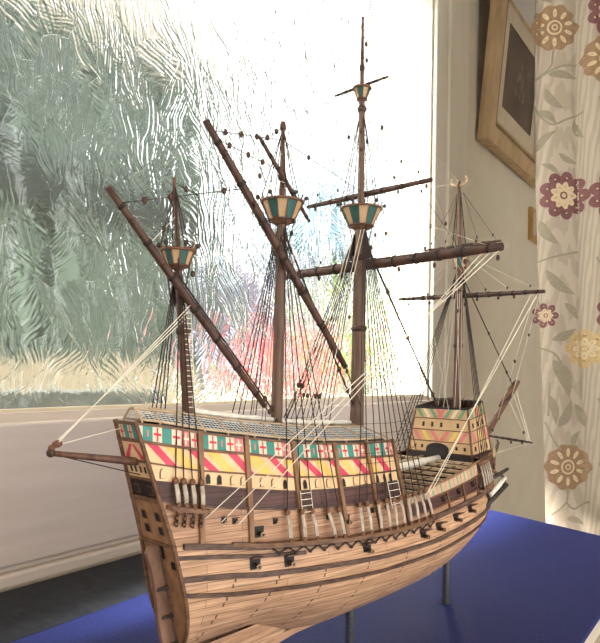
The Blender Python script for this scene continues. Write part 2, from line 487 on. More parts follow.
for z, th in ((-.089, .003), (-.120, .003), (-.158, .002), (-.191, .002), (-.23, .004), (-.315, .003)):
    mb = MB(); h = half(lerp(X0, z), z)+.004
    a = [tp(-h, z-th, .005), tp(h, z-th, .005), tp(h, z-th, -.003), tp(-h, z-th, -.003)]
    b = [tp(-h, z+th, .005), tp(h, z+th, .005), tp(h, z+th, -.003), tp(-h, z+th, -.003)]
    mb.box8(a+b, M['trim']); mb.build('transom_rail', ship)
for sd in (-1, 1):               # corner posts and tuck edging
    mb = MB()
    mb.tube([P(lerp(X0, z)-.001, sd*(half(lerp(X0, z), z)+.001), z) for z in [-.085-.0123*k for k in range(37)]], .0042*S, M['trim'], 6)
    mb.build('corner_post', ship)
mb = MB()
for z0, z1 in ((-.32, -.61),):
    a = [P(lerp(X0, z1)-.004, y, z1) for y in (-.007, .007)]+[P(lerp(X0, z1)+.022, y, z1) for y in (.007, -.007)]
    b = [P(lerp(X0, z0)-.004, y, z0) for y in (-.007, .007)]+[P(lerp(X0, z0)+.022, y, z0) for y in (.007, -.007)]
    mb.box8(a+b, M['wale'])
mb.build('sternpost', ship)
mb = MB()
prof = [(-.318, .020, -.004), (-.33, .031, -.004), (-.37, .026, -.004), (-.41, .027, -.004), (-.46, .032, -.004), (-.52, .032, -.004), (-.60, .032, -.004)]
rows = []
for z, aft, fwd in prof:
    x0 = lerp(X0, z)
    rows.append([P(x0-aft, -.005, z), P(x0+fwd, -.005, z), P(x0+fwd, .005, z), P(x0-aft, .005, z)])
mb.grid(rows, M['rudder'], False, closed=True); mb.face([0, 1, 2, 3], M['rudder']); mb.face([27, 26, 25, 24], M['rudder'])
rud = mb.build('rudder', ship)
for z in (-.40, -.455, -.51, -.565):
    mb = MB(); x0 = lerp(X0, z)
    for y in (-.0075, .0075):
        mb.box8([P(x0-.024, y-.0015, z-.004), P(x0+.03, y-.0015, z-.004), P(x0+.03, y+.0015, z-.004), P(x0-.024, y+.0015, z-.004),
                 P(x0-.024, y-.0015, z+.002), P(x0+.03, y-.0015, z+.004), P(x0+.03, y+.0015, z+.004), P(x0-.024, y+.0015, z+.002)], M['iron'])
    mb.tube([P(x0-.001, 0, z-.008), P(x0-.001, 0, z+.008)], .0075*S, M['iron'], 8)
    mb.build('hinge_strap', rud)
mb = MB()
rows = []
for k in range(25):
    f = k/24
    if f < .6: x = .77+f/.6*.80; zt = -.575; zb = lerp([(.77, -.608), (.98, -.606), (1.08, -.588), (1.6, -.588)], x)
    else:
        zb_ = [(-.588, 1.57), (-.582, 1.68), (-.552, 1.775), (-.50, 1.855), (-.45, 1.905), (-.38, 1.955), (-.30, 1.99), (-.22, 2.01)]
        g = (f-.6)/.4*7; i = min(6, int(g)); zb = zb_[i][0]+(zb_[i+1][0]-zb_[i][0])*(g-i); x = zb_[i][1]+(zb_[i+1][1]-zb_[i][1])*(g-i); zt = None
    if zt is not None: rows.append([P(x, -.008, zb), P(x, .008, zb), P(x, .008, zt), P(x, -.008, zt)])
    else: rows.append([P(x, -.007, zb), P(x, .007, zb), P(x-.028, .007, zb+.022), P(x-.028, -.007, zb+.022)])
mb.grid(rows, M['keel'], False, closed=True); mb.face([0, 1, 2, 3], M['keel'])
mb.build('keel', ship)
mb = MB()
for sd in (-1, 1):
    rows = []; uvs = []
    for k in range(7):
        r = []; u_ = []
        for i in range(21):
            x = lerp(X0, z)+.015+.27*i/20; tt = 1-(i/20)**3; z = -.525-(.045+.035*tt)*k/6; r.append(P(x, sd*(.018*(1-k/6)**1.6*(.3+.7*tt)+.0082), z)); u_.append((x*S, z*S))
        rows.append(r); uvs.append(u_)
    mb.grid(rows, M['hull_wood'], True, uvs)
mb.build('deadwood', ship)

# ------------------------------------------------------------------ decks and netting roof
def deck(name, zf, xa, xb, mat, inset=.004, n=24):
    mb = MB(); rows = []; uvs = []
    for i in range(n+1):
        x = xa+(xb-xa)*i/n; z = zf(x); h = max(.002, half(x, z)-inset)
        rows.append([P(x, -h+2*h*j/4, z) for j in range(5)]); uvs.append([(x*S, (-h+2*h*j/4)*S) for j in range(5)])
    mb.grid(rows, mat, False, uvs)
    mb.build(name, ship)
deck('deck', lambda x: lerp(ZA, x)-.012, .675, 1.31, M['deck'])
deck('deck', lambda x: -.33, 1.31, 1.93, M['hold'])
mb = MB()                         # bulkhead closing the after castle
rows = []
for k in range(7):
    z = -.154+(-.33+.154)*k/6; h = half(1.308, z)-.002
    rows.append([P(1.308, -h+2*h*j/6, z) for j in range(7)])
mb.grid(rows, M['upper_wood'], False, [[(j*.01, k*.01) for j in range(7)] for k in range(7)]); mb.build('bulkhead', ship)

def ridge(x): return lerp([(.66, -.062), (.77, -.074), (.87, -.089), (1.113, -.115), (1.326, -.124)], x)
mb = MB()                         # ridge spar, hip frames and cross frames of the net roof
mb.tube([P(x, 0, ridge(x)) for x in (.70, .8, .9, 1.0, 1.1, 1.2, 1.33)], .0036*S, M['net_frame'], 6)
fx = [.665, .70, .745, .79, .84, .90, .96, 1.02, 1.08, 1.15, 1.22, 1.30]
for sd in (-1, 1):
    mb.tube([P(max(x, .66), sd*(half(max(x, .66), lerp(ZA, x))-.004)*.97, lerp(ZA, x)+.008) for x in fx], .0026*S, M['net_frame'], 6)
    mb.tube([P(max(x, .66), sd*(half(max(x, .66), lerp(ZA, x)))*.3, ridge(x)-.002) for x in fx], .002*S, M['net_frame'], 6)
    for x in fx:
        h = half(max(x, .66), lerp(ZA, x))
        mb.tube([P(x, sd*(h-.003), lerp(ZA, x)), P(x, sd*(h-.004)*.97, lerp(ZA, x)+.008), P(x, sd*h*.3, ridge(x)-.002), P(x, 0, ridge(x))], .0022*S, M['net_frame'], 5)
nf = mb.build('net_frame', ship)
mb = MB()
for sd in (-1, 1):
    for x0_, x1_ in zip(fx[:-1], fx[1:]):
        def q(x, f):
            h = half(max(x, .66), lerp(ZA, x))
            a = P(x, sd*h*.95, lerp(ZA, x)+.007); b = P(x, sd*h*.3, ridge(x)-.003)
            return a.lerp(b, f)
        nx = max(3, int((x1_-x0_)/.008))
        for i in range(1, nx): mb.tube([q(x0_+(x1_-x0_)*i/nx, 0), q(x0_+(x1_-x0_)*i/nx, 1)], .0006*S, M['net'], 4, False)
        ny = 6
        for i in range(1, ny): mb.tube([q(x0_, i/ny), q(x1_, i/ny)], .0006*S, M['net'], 4, False)
mb.build('netting', nf)
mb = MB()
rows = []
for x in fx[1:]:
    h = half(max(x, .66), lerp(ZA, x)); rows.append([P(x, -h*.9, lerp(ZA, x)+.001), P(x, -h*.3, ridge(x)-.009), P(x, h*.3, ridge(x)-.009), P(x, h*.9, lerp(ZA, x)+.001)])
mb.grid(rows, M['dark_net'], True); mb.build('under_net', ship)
mb = MB()
pts = [P(x, -.004+.002*math.sin(x*40), ridge(x)+.006) for x in [.80+.02*k for k in range(26)]]
mb.tube(pts, [(.0055+.0012*math.sin(k*1.7))*S for k in range(26)], M['canvas'], 8); mb.build('rolled_canvas', ship)

# waist beams and spare spar
for k in range(9):
    x = 1.345+k*.046; mb = MB(); z = lerp(ZW, x)-.008; h = half(x, z)-.003
    mb.box((P(x, 0, z)), (.0045*S, h*S, .004*S), M['net_frame']); mb.build('waist_beam', ship)
mb = MB()
for y in (-.05, -.1, .05, .1):
    mb.tube([P(1.315, y*.95, lerp(ZW, 1.315)-.002), P(1.745, y, lerp(ZW, 1.74)-.006)], .002*S, M['trim'], 5)
mb.build('waist_stringers', ship)
mb = MB(); mb.tube([P(1.42, .0, -.258), P(1.60, 0, -.25), P(1.79, 0, -.243)], [.011*S, .0115*S, .009*S], M['canvas'], 10); mb.build('spare_spar', ship)
mb = MB(); mb.tube([P(1.40, .055, -.262), P(1.75, .055, -.246)], .006*S, M['net_frame'], 8); mb.build('spare_spar', ship)

# ------------------------------------------------------------------ forecastle
fc = MB()
zt, zb = -.094, -.285
def fcp(side, f, k):
    """corner/edge points: side 'a' aft face, f across -1..1, k 0 top..1 bottom"""
    z = zt+(zb-zt)*k
    hw = .088+(.118-.088)*k
    if side == 'a': return P(1.752-.012*k, f*hw, z-(.008*(1 if f < 0 else 0)*0))
    if side == 'f': return P(1.872+.03*k, f*(hw-.014), z+.02*(1-k))
def fside(sd, g, k):
    a = fcp('a', sd, k); b = fcp('f', sd, k); return a.lerp(b, g)
ks = [0, .17, .35, .53, .70, 1.0]
cols = [M['fc_cream'], M['fc_cream'], M['fc_cream'], M['fc_cream'], M['purple_wood']]
for i in range(5):
    for face in ('a', 'f'):
        rows = [[fcp(face, f, k) for f in (-1, -.5, 0, .5, 1)] for k in (ks[i], ks[i+1])]; fc.grid(rows, cols[i], False)
    for sd in (-1, 1):
        rows = [[fside(sd, g, k) for g in (0, .5, 1)] for k in (ks[i], ks[i+1])]; fc.grid(rows, cols[i], False)
def onA(f, k, o=.0012): return fcp('a', f, k)+Vector((-o*S, 0, 0))
def onS(sd, g, k, o=.0012): return fside(sd, g, k)+Vector((0, sd*o*S, 0))
def par(fn, t0, t1, b0, b1, k0, k1, mat): fc.poly([fn(t0, k0), fn(t1, k0), fn(b1, k1), fn(b0, k1)], mat)
# top row chevrons, teal and crimson; third row crimson and yellow
for c, sg in ((-1, 1), (1, -1)):
    for j, mt in ((0, 'green'), (1, 'ivory'), (2, 'green'), (3, 'rose')):
        t0 = c*(.95-.25*j); par(onA, t0, t0+sg*.13, t0+sg*.02-c*.2, t0+sg*.15-c*.2, .015, .155, M[mt])
    for j, mt in ((0, 'rose'), (1, 'yellow'), (2, 'rose')):
        t0 = c*(.95-.30*j); par(onA, t0, t0+sg*.14, t0-c*.22, t0+sg*.14-c*.22, .365, .515, M[mt])
for sd in (-1, 1):
    for j, mt in ((0, 'green'), (1, 'rose'), (2, 'green')):
        par(lambda g, k: onS(sd, g, k), .05+.33*j, .2+.33*j,   .15+.33*j, .30+.33*j, .015, .155, M[mt])
        par(lambda g, k: onS(sd, g, k), .05+.33*j, .2+.33*j,  .15+.33*j, .30+.33*j, .365, .515, M['rose' if j != 1 else 'yellow'])
    for g in (.2, .5, .8):
        for k in (.27, .62):
            par(lambda q, w: onS(sd, q, w), g-.045, g+.045, g-.045, g+.045, k-.035, k+.035, M['black'])
for f in (-.62, -.04, .28, .6): par(onA, f-.04, f+.04, f-.045, f+.045, .225, .30, M['black'])
for f in (-.80, -.55, .55, .78): par(onA, f-.035, f+.035, f-.035, f+.035, .59, .645, M['black'])
# arched doorway on the after face
pts = []
for j in range(11):
    a = PI*j/10; pts.append(onA(.05+.36*math.cos(a), .64-.09*math.sin(a), .002))
pts += [onA(-.31, .97, .002), onA(.41, .97, .002)]
fc.poly(pts, M['black'])
fco = fc.build('forecastle', ship)
mb = MB()
for k in ks[:-1]:
    loop = [fcp('a', -1, k), fcp('a', 1, k), fcp('f', 1, k), fcp('f', -1, k), fcp('a', -1, k)]
    for a, b in zip(loop, loop[1:]): mb.tube([a, b], (.0034 if k == 0 else .0016)*S, M['black'] if k == 0 else M['trim'], 4)
for s_, f in (('a', -1), ('a', 1), ('f', 1), ('f', -1)):
    mb.tube([fcp(s_, f, 0), fcp(s_, f, 1)], .0035*S, M['trim'], 5)
mb.build('frame_moulding', fco)
mb = MB()
def ins(s_, f, k): return fcp(s_, f*.96, k)+Vector(((.0015 if s_ == 'a' else -.0015), 0, 0))
lp = [('a', -1), ('a', 1), ('f', 1), ('f', -1), ('a', -1)]
mb.grid([[ins(s_, f, k) for s_, f in lp] for k in (.01, .25)], M['hold'], False); mb.build('inner_shade', fco)  # dark sheet standing in for the shade inside the forecastle
mb = MB(); mb.grid([[fcp('a', -.96, .22), fcp('a', .96, .22)], [fcp('f', -.96, .3), fcp('f', .96, .3)]], M['deck'], False, [[(0, 0), (0, .05)], [(.05, 0), (.05, .05)]]); mb.build('fore_deck', fco)
mb = MB()
for k in range(9):
    f = -.9+k*.225; mb.tube([fcp('a', f, .0)+Vector((.004, 0, -.006)), fcp('a', f, 0)+Vector((.004, 0, .003))], .0012*S, M['trim'], 5)
    mb.tube([fcp('f', f, .0)+Vector((-.004, 0, -.006)), fcp('f', f, 0)+Vector((-.004, 0, .003))], .0012*S, M['trim'], 5)
mb.build('top_railing', fco)
# lower block between the forecastle and the bow
mb = MB(); rows = []
for k in range(8):
    x = 1.75+.03*k; zz_ = lerp(ZW, x); h = half(x, zz_)
    rows.append([P(x, -h, zz_), P(x, -h*.5, zz_+.006), P(x, 0, zz_+.008), P(x, h*.5, zz_+.006), P(x, h, zz_)])
mb.grid(rows, M['purple_wood'], False, [[(r*.01, c*.01) for c in range(5)] for r in range(8)]); mb.build('bow_deck', ship)
# beakhead with its carved head
mb = MB()
for sd in (-1, 1):
    mb.tube([P(1.93, sd*.06, -.30), P(1.985, sd*.052, -.305), P(2.05, sd*.03, -.292), P(2.11, 0, -.275)], [.008*S, .008*S, .007*S, .005*S], M['trim'], 6)
    mb.tube([P(1.93, sd*.06, -.275), P(1.99, sd*.05, -.268), P(2.06, sd*.03, -.255), P(2.12, 0, -.245)], .005*S, M['net_frame'], 6)
    for x, y in ((1.96, .056), (2.0, .05), (2.04, .037), (2.08, .02)): mb.tube([P(x, sd*y, -.30), P(x+.004, sd*y, -.258)], .003*S, M['trim'], 5)
mb.tube([P(1.975, 0, -.335), P(2.05, 0, -.30), P(2.125, 0, -.255), P(2.15, 0, -.225)], [.014*S, .011*S, .008*S, .005*S], M['wale'], 6)
for k in range(6): mb.box(P(1.96+k*.024, 0, -.282+k*.003), (.004*S, (.054-.0085*k)*S, .003*S), M['net_frame'])
mb.build('beakhead', ship)

# ------------------------------------------------------------------ guns
def gun(x, z, sd, sc=1.0, lid=True):
    n = (HP(x, z, sd, .01)-HP(x, z, sd, 0)); n.normalize()
    t = HP(x+.01, z, sd)-HP(x-.01, z, sd); nn = t.cross(Vector((0, 0, 1)))*(1 if sd < 0 else -1); nn.normalize()
    mb = MB(); w = .011*sc; c = HP(x, z, sd)
    t.normalize(); up = Vector((0, 0, 1))
    def q(a, b, o): return c+t*(a*S)+up*(b*S)+nn*(o*S)
    mb.box8([q(-w, -w, -.006), q(w, -w, -.006), q(w, -w, .0016), q(-w, -w, .0016), q(-w, w, -.006), q(w, w, -.006), q(w, w, .0016), q(-w, w, .0016)], M['black'])
    mb.tube([q(.001, -.003*sc, -.004), q(.001, -.003*sc, .014*sc), q(.001, -.003*sc, .0145*sc), q(.001, -.003*sc, .017*sc)], [.0052*S*sc, .0045*S*sc, .0058*S*sc, .0058*S*sc], M['brass'], 10)
    mb.tube([q(.001, -.003*sc, .0171*sc), q(.001, -.003*sc, .0173*sc)], [.0028*S*sc, .0028*S*sc], M['black'], 8)
    g = mb.build('gun', ship)
    if lid:
        mb = MB()
        mb.box8([q(-w, w*1.0, .001), q(w, w*1.0, .001), q(w*1.2, w*1.25, .018*sc), q(-w*1.2, w*1.25, .018*sc), q(-w, w*1.25, .001), q(w, w*1.25, .001), q(w*1.2, w*1.5, .018*sc), q(-w*1.2, w*1.5, .018*sc)], M['wale'])
        mb.build('port_lid', g)
for sd in (-1, 1):
    for x, z in ((.88, -.366), (.953, -.371), (1.153, -.376), (1.354, -.377), (1.428, -.372), (1.521, -.364), (1.611, -.355)): gun(x, z, sd)
    for x, z in ((.892, -.307), (1.105, -.309)): gun(x, z, sd, .95, False)
    for x, z in ((1.477, -.312), (1.56, -.303), (1.65, -.294)): gun(x, z, sd, .6)
    for x, z in ((.821, -.277), (.843, -.281), (.93, -.291), (1.06, -.298), (1.19, -.30), (1.24, -.30)): gun(x, z, sd, .5, True)

# ------------------------------------------------------------------ channels, deadeyes and chain plates
def channel(xa, xb, T, dz, wd, sd):
    mb = MB(); rows = []; n = 16
    for i in range(n+1):
        x = xa+(xb-xa)*i/n; z = lerp(T, x)+dz; e = min(1, min(i, n-i)/2+.3)
        rows.append([HP(x, z+.003, sd, 0), HP(x, z+.003, sd, wd*e), HP(x, z-.0055, sd, wd*e), HP(x, z-.0055, sd, 0)])
    mb.grid(rows, M['trim'], False, closed=True); mb.face([0, 1, 2, 3], M['trim']); mb.face([n*4+3, n*4+2, n*4+1, n*4], M['trim'])
    mb.build('channel', ship)
up_pts = {}
def lanyard(key, xl, xu, zl, zu, sd, wd, w=.0042):
    a = HP(xl, zl, sd, wd); b = HP(xu, zu, sd, wd*.55)
    mb = MB()
    t = HP(xl+.01, zl, sd)-HP(xl-.01, zl, sd); t.normalize()
    for k in (-1, 0, 1):
        mb.tube([a+t*(k*w*.5*S), a.lerp(b, .5)+t*(k*w*.62*S)+Vector((0, sd*.0008, 0)), b+t*(k*w*.4*S)], .0021*S, M['lanyard'], 5)
    o = mb.build('lanyard', ship)
    for p, r in ((a, .0056), (b, .0066)):
        mb = MB(); mb.ball(p, r*S, M['deadeye'], 8, (1, .7, 1.15)); mb.build('deadeye', o)
    up_pts.setdefault((key, sd), []).append(b)
bon_l = [.723, .738, .754, .77]; bon_u = [.721, .737, .754, .772]
miz_l = [.947, .979, 1.01, 1.055, 1.079]; miz_u = [.951, .986, 1.011, 1.052, 1.081]
main_l = [1.13, 1.157, 1.189, 1.215, 1.24, 1.27, 1.296, 1.324, 1.357, 1.387]; main_u = [1.143, 1.167, 1.201, 1.231, 1.258, 1.284, 1.311, 1.34, 1.366, 1.391]
fore_l = [1.70, 1.72, 1.74, 1.76, 1.78]; fore_u = [1.712, 1.73, 1.748, 1.766, 1.784]
for sd in (-1, 1):
    channel(.708, .79, ZE, -.008, .016, sd)
    for a, b in zip(bon_l, bon_u): lanyard('bon', a, b, lerp(ZE, a)-.002, lerp(ZD, b)+.004, sd, .014)
    channel(.835, 1.415, ZF, .006, .02, sd)
    for a, b in zip(miz_l, miz_u): lanyard('miz', a, b, lerp(ZF, a)+.011, lerp(ZF, a)+.064, sd, .018)
    for a, b in zip(main_l, main_u): lanyard('main', a, b, lerp(ZF, a)+.011, lerp(ZF, a)+.069, sd, .018, .0044)
    channel(1.685, 1.80, ZBR, -.004, .02, sd)
    for a, b in zip(fore_l, fore_u): lanyard('fore', a, b, lerp(ZBR, a)+.002, lerp(ZBR, a)+.066, sd, .018, .0032)
    # chain plates under the channel
    for k in range(14):
        x = .93+k*.035; mb = MB(); z = lerp(ZF, x)
        mb.tube([HP(x-.016, z-.003, sd, .010), HP(x, z-.014, sd, .005), HP(x+.016, z-.003, sd, .010)], .0021*S, M['iron'], 5)
        mb.ball(HP(x, z-.014, sd, .005), .0038*S, M['iron'], 6); mb.build('chain_plate', ship)
    for a in bon_l:
        mb = MB(); mb.tube([HP(a, lerp(ZE, a)-.008, sd, .013), HP(a+.003, lerp(ZE, a)-.042, sd, .003)], .003*S, M['iron'], 5)
        for q in range(3): mb.ball(HP(a+.001, lerp(ZE, a)-.015-.011*q, sd, .010-.003*q), .0044*S, M['deadeye'], 6)
        mb.build('chain_plate', ship)

# anchors hung at the bow
def anchor(sd):
    y = .145; q = lambda x, z, o=0: P(x, sd*(y+o), z)
    mb = MB()
    mb.tube([q(1.90, -.325), q(1.83, -.347), q(1.755, -.371)], [.0065*S, .008*S, .009*S], M['iron'], 8)
    mb.tube([q(1.687, -.302, .018), q(1.724, -.314, .016), q(1.756, -.336, .008), q(1.788, -.357, 0), q(1.83, -.347)], [.0035*S, .0042*S, .005*S, .006*S, .006*S], M['iron'], 8)
    mb.tube([q(1.832, -.286, .004), q(1.868, -.297, .004), q(1.878, -.312, .004), q(1.868, -.332, .002)], .0035*S, M['iron'], 6)
    mb.ball(q(1.687, -.302, .018), .007*S, M['iron'], 8); mb.ball(q(1.755, -.371), .011*S, M['iron'], 8)
    o = mb.build('anchor', ship)
    mb = MB(); mb.tube([q(1.775, -.294, .004), q(1.83, -.288, .004), q(1.897, -.276, .004)], [.004*S, .006*S, .0045*S], M['iron'], 6); mb.build('anchor_stock', o)
    mb = MB(); mb.tube([q(1.87, -.30, .008), q(1.82, -.319, .008), q(1.77, -.340, .008)], [.006*S, .0085*S, .007*S], M['canvas'], 8); mb.build('anchor_lashing', o)
    mb = MB(); mb.tube([q(1.80, -.262, -.02), q(1.83, -.284, .002)], .005*S, M['trim'], 6); mb.tube([q(1.73, -.30, -.005), q(1.76, -.33, .004)], .004*S, M['trim'], 6); mb.build('cathead', ship)
anchor(-1); anchor(1)

# ------------------------------------------------------------------ masts, tops and yards
def mast(pts, rad, mat):
    mb = MB(); mb.tube([P(*p) for p in pts], [r*S for r in rad], mat, 12); return mb.build('mast', ship)
def top(parent, x, y, z, r0, r1, h, seg=12, knobs=True):
    mb = MB(); c = P(x, y, z)
    mb.lathe(c, [(r0*.6*S, -h*.22*S), (r0*S, -.04*h*S), (r0*1.03*S, 0)], M['trim'], seg)
    cols_ = [M['top_teal'], M['top_cream']]
    mb.lathe(c, [(r0*1.02*S, 0), (r1*.98*S, h*S)], M['trim'], seg, smooth=False, pick=lambda i, j: cols_[j % 2])
    for j in range(seg):
        a = 2*PI*j/seg
        mb.tube([c+Vector((r0*1.03*math.cos(a), r0*1.03*math.sin(a), 0))*S, c+Vector((r1*math.cos(a), r1*math.sin(a), h))*S], .0014*S, M['trim'], 4)
    ring = [c+Vector((r1*math.cos(2*PI*j/24), r1*math.sin(2*PI*j/24), h))*S for j in range(25)]
    mb.tube(ring, .0030*S, M['trim'], 6, False)
    ring = [c+Vector((r0*1.04*math.cos(2*PI*j/24), r0*1.04*math.sin(2*PI*j/24), 0))*S for j in range(25)]
    mb.tube(ring, .0026*S, M['spar'], 6, False)
    if knobs:
        for j in range(seg):
            a = 2*PI*(j+.5)/seg; b = c+Vector((r1*math.cos(a), r1*math.sin(a), h))*S
            mb.tube([b, b+Vector((.1*r1*math.cos(a), .1*r1*math.sin(a), .012))*S], .0018*S, M['trim'], 5)
            if j % 2 == 0: mb.ball(b+Vector((.15*r1*math.cos(a), .15*r1*math.sin(a), .010))*S, .0052*S, M['iron'], 6)
    return mb.build('fighting_top', parent)
def cap(parent, x, y, z, r):
    mb = MB(); mb.lathe(P(x, y, z), [(r*S, -.007*S), (r*1.15*S, 0), (r*S, .007*S)], M['spar'], 10); mb.build('mast_band', parent)

bon = mast([(.791, 0, -.33), (.789, 0, -.075), (.774, 0, .083), (.761, 0, .19), (.759, 0, .225)], [.011, .0105, .0095, .008, .007], M['mast'])
mb = MB(); mb.tube([P(.763, 0, .17), P(.758, 0, .25), P(.748, 0, .36), P(.748, 0, .368)], [.0055*S, .005*S, .0032*S, .004*S], M['mast'], 8); mb.build('topmast', bon)
top(bon, .76, 0, .203, .020, .032, .029)
miz = mast([(1.034, 0, -.33), (1.036, 0, -.083), (1.04, 0, .15), (1.043, 0, .345), (1.043, 0, .37)], [.0135, .0135, .0125, .011, .009], M['mast_pale'])
mb = MB(); mb.tube([P(1.043, 0, .32), P(1.042, 0, .43), P(1.042, 0, .555), P(1.042, 0, .561)], [.007*S, .006*S, .004*S, .0055*S], M['mast'], 8); mb.build('topmast', miz)
top(miz, 1.043, 0, .342, .028, .047, .041)
mainm = mast([(1.329, 0, -.33), (1.33, 0, -.092), (1.333, 0, .2), (1.335, 0, .39), (1.335, 0, .43)], [.0185, .0178, .0165, .014, .012], M['mast_pale'])
mb = MB(); mb.tube([P(1.335, 0, .36), P(1.333, 0, .45), P(1.332, 0, .69), P(1.331, 0, .73)], [.009*S, .0085*S, .0075*S, .006*S], M['mast_pale'], 10); mb.build('topmast', mainm)
mb = MB(); mb.tube([P(1.331, 0, .71), P(1.33, 0, .78), P(1.33, 0, .905), P(1.33, 0, .915)], [.0055*S, .005*S, .003*S, .0036*S], M['mast'], 8); mb.build('topgallant_mast', mainm)
top(mainm, 1.335, 0, .382, .030, .052, .044)
top(mainm, 1.331, 0, .705, .011, .022, .028, 8, False)
fore = mast([(1.85, 0, -.33), (1.85, 0, -.071), (1.857, 0, .339), (1.856, 0, .38)], [.0135, .013, .0115, .009], M['mast'])
mb = MB(); mb.tube([P(1.857, 0, .33), P(1.848, 0, .45), P(1.842, 0, .616)], [.008*S, .007*S, .005*S], M['mast_pale'], 8); mb.build('topmast', fore)
top(fore, 1.857, 0, .345, .016, .026, .04, 8, False)
mb = MB()
for a in (-1, 1):
    mb.tube([P(1.842, a*.004, .60), P(1.842, a*.02, .604), P(1.842, a*.028, .616), P(1.842, a*.022, .628)], [.004*S, .005*S, .004*S, .002*S], M['net_frame'], 6)
mb.build('masthead_horn', fore)
for par_, x, z, r in ((bon, .775, .08, .0125), (miz, 1.04, .27, .0145), (miz, 1.042, .55, .0065), (miz, 1.042, .44, .009), (mainm, 1.334, .30, .018), (mainm, 1.332, .68, .010), (mainm, 1.333, .12, .0185), (fore, 1.856, .27, .014), (fore, 1.856, .30, .0135), (mainm, 1.33, .785, .0065), (fore, 1.853, .1, .0135)):
    cap(par_, x, 0, z, r)

def yard(a, b, r, mat='spar', bands=7):
    a = P(*a); b = P(*b); mb = MB(); n = 12
    mb.tube([a.lerp(b, i/n) for i in range(n+1)], [r*S*(.5+.5*math.sin(PI*(.12+.76*i/n))) for i in range(n+1)], M[mat], 10)
    d = (b-a).normalized()
    for i in range(bands):
        p = a.lerp(b, (i+.5)/bands); rr = r*S*(.5+.5*math.sin(PI*(.12+.76*(i+.5)/bands)))
        mb.tube([p-d*.0015, p+d*.0015], rr*1.14, M['rope_dark'], 8)
    return mb.build('yard', ship)
yard((.594, -.022, .313), (.976, -.022, -.067), .0085)
yard((.800, -.026, .486), (1.246, -.026, .021), .0098)
yard((.954, -.014, .502), (1.12, -.014, .352), .005)
yard((1.356, .315, .283), (1.356, -.372, .289), .0135, 'spar', 11)
yard((1.350, .196, .466), (1.350, -.196, .468), .0075)
yard((1.345, .10, .746), (1.345, -.07, .748), .0038)
yard((1.872, .235, .263), (1.872, -.264, .253), .0078, 'spar', 13)
yard((1.862, .132, .416), (1.862, -.132, .415), .005)
yard((2.185, .06, -.207), (2.185, -.106, -.22), .0045)
mb = MB(); mb.tube([P(1.86, 0, -.29), P(1.98, 0, -.235), P(2.076, 0, -.174), P(2.28, 0, -.036), P(2.31, 0, -.012)], [.012*S, .0115*S, .0105*S, .0075*S, .006*S], M['mast'], 10)
bs = mb.build('bowsprit', ship)
mb = MB()                                            # furled bundle on the bowsprit
for j in range(3):
    a = j*2.1
    mb.tube([P(2.17+.02*k, .007*math.cos(a+k*.6), -.104+.0140*k+.009*math.sin(a+k*.6)+.004) for k in range(7)], [.004*S, .006*S, .007*S, .007*S, .007*S, .006*S, .004*S], M['spar' if j else 'trim'], 7)
mb.build('furled_sail', bs)
mb = MB(); mb.tube([P(.70, -.0, -.163), P(.66, 0, -.158), P(.511, 0, -.132)], [.0075*S, .0072*S, .0045*S], M['mast'], 8)
mb.ball(P(.512, 0, -.132), .0075*S, M['spar'], 8)
out = mb.build('outrigger', ship)
mb = MB(); mb.ball(P(.523, 0, -.118), .008*S, M['deadeye'], 8, (1.2, .7, .8)); mb.ball(P(.513, 0, -.124), .006*S, M['deadeye'], 8); mb.build('sheet_block', out)

# ------------------------------------------------------------------ rigging
def rope(name, pts, r, mat, sag=0):
    pts = [Vector(p) for p in pts]
    if len(pts) == 2 and sag:
        a, b = pts; pts = [a.lerp(b, k/8)-Vector((0, 0, sag*math.sin(PI*k/8))) for k in range(9)]
    mb = MB(); mb.tube(pts, r*S, M[mat], 5, False); return mb.build(name, ship)
heads = {'bon': (.761, .185, .008), 'miz': (1.043, .325, .010), 'main': (1.335, .365, .013), 'fore': (1.857, .33, .010)}
for (key, sd), pts in up_pts.items():
    x, z, r = heads[key]
    for i, p in enumerate(pts):
        rope('shroud', [p, P(x+(i-len(pts)/2)*.0015, sd*r, z)], .00125, 'rope_dark')
# topmast shrouds
for x, z, r, zh, xh in ((1.043, .385, .045, .54, 1.042), (1.335, .428, .050, .68, 1.332), (1.857, .385, .024, .60, 1.843), (.76, .234, .030, .35, .749)):
    for sd in (-1, 1):
        for k in (-1, 0, 1):
            a = k*.5; rope('topmast_shroud', [P(x+r*math.sin(a)-.008, sd*r*math.cos(a), z), P(xh, sd*.003, zh)], .0011, 'rope_dark')
for sd in (-1, 1):                                     # futtock lines under the tops
    for x, z, rr in ((1.335, .384, .030), (1.043, .343, .028), (.76, .203, .020)):
        for k in (-1, 1): rope('futtock_shroud', [P(x+k*.014, sd*rr, z+.012), P(x+k*.004, sd*.012, z-.075)], .0014, 'rope_dark')

def block(p, r=.0048, mat='block'):
    mb = MB(); mb.ball(P(*p), r*S, M[mat], 7, (.85, .7, 1.15)); return mb.build('block', ship)
def stay(a, b, r=.0013, mat='rope_dark', blocks=(), name='stay', rb=.0055, sag=0):
    pa, pb = P(*a), P(*b); o = rope(name, [pa, pb], r, mat, sag)
    for t in blocks:
        q = pa.lerp(pb, t); mb = MB(); mb.ball(q, rb*S, M['block'], 7, (.85, .7, 1.15)); mb.build('block', o)
    return o
stay((1.335, 0, .37), (1.76, .01, -.10), .003, rb=.0075, blocks=(.3, .55, .82, .9, .95))
stay((1.043, 0, .33), (1.325, 0, -.09), .0024, rb=.007, blocks=(.5, .75, .87))
stay((.762, 0, .185), (1.03, 0, -.085), .002, rb=.0065, blocks=(.88, .96))
stay((.976, -.022, -.067), (1.035, -.01, -.11), .0012, blocks=(.3, .8))
stay((1.246, -.026, .021), (1.322, -.02, -.08), .0012, blocks=(.1, .5))
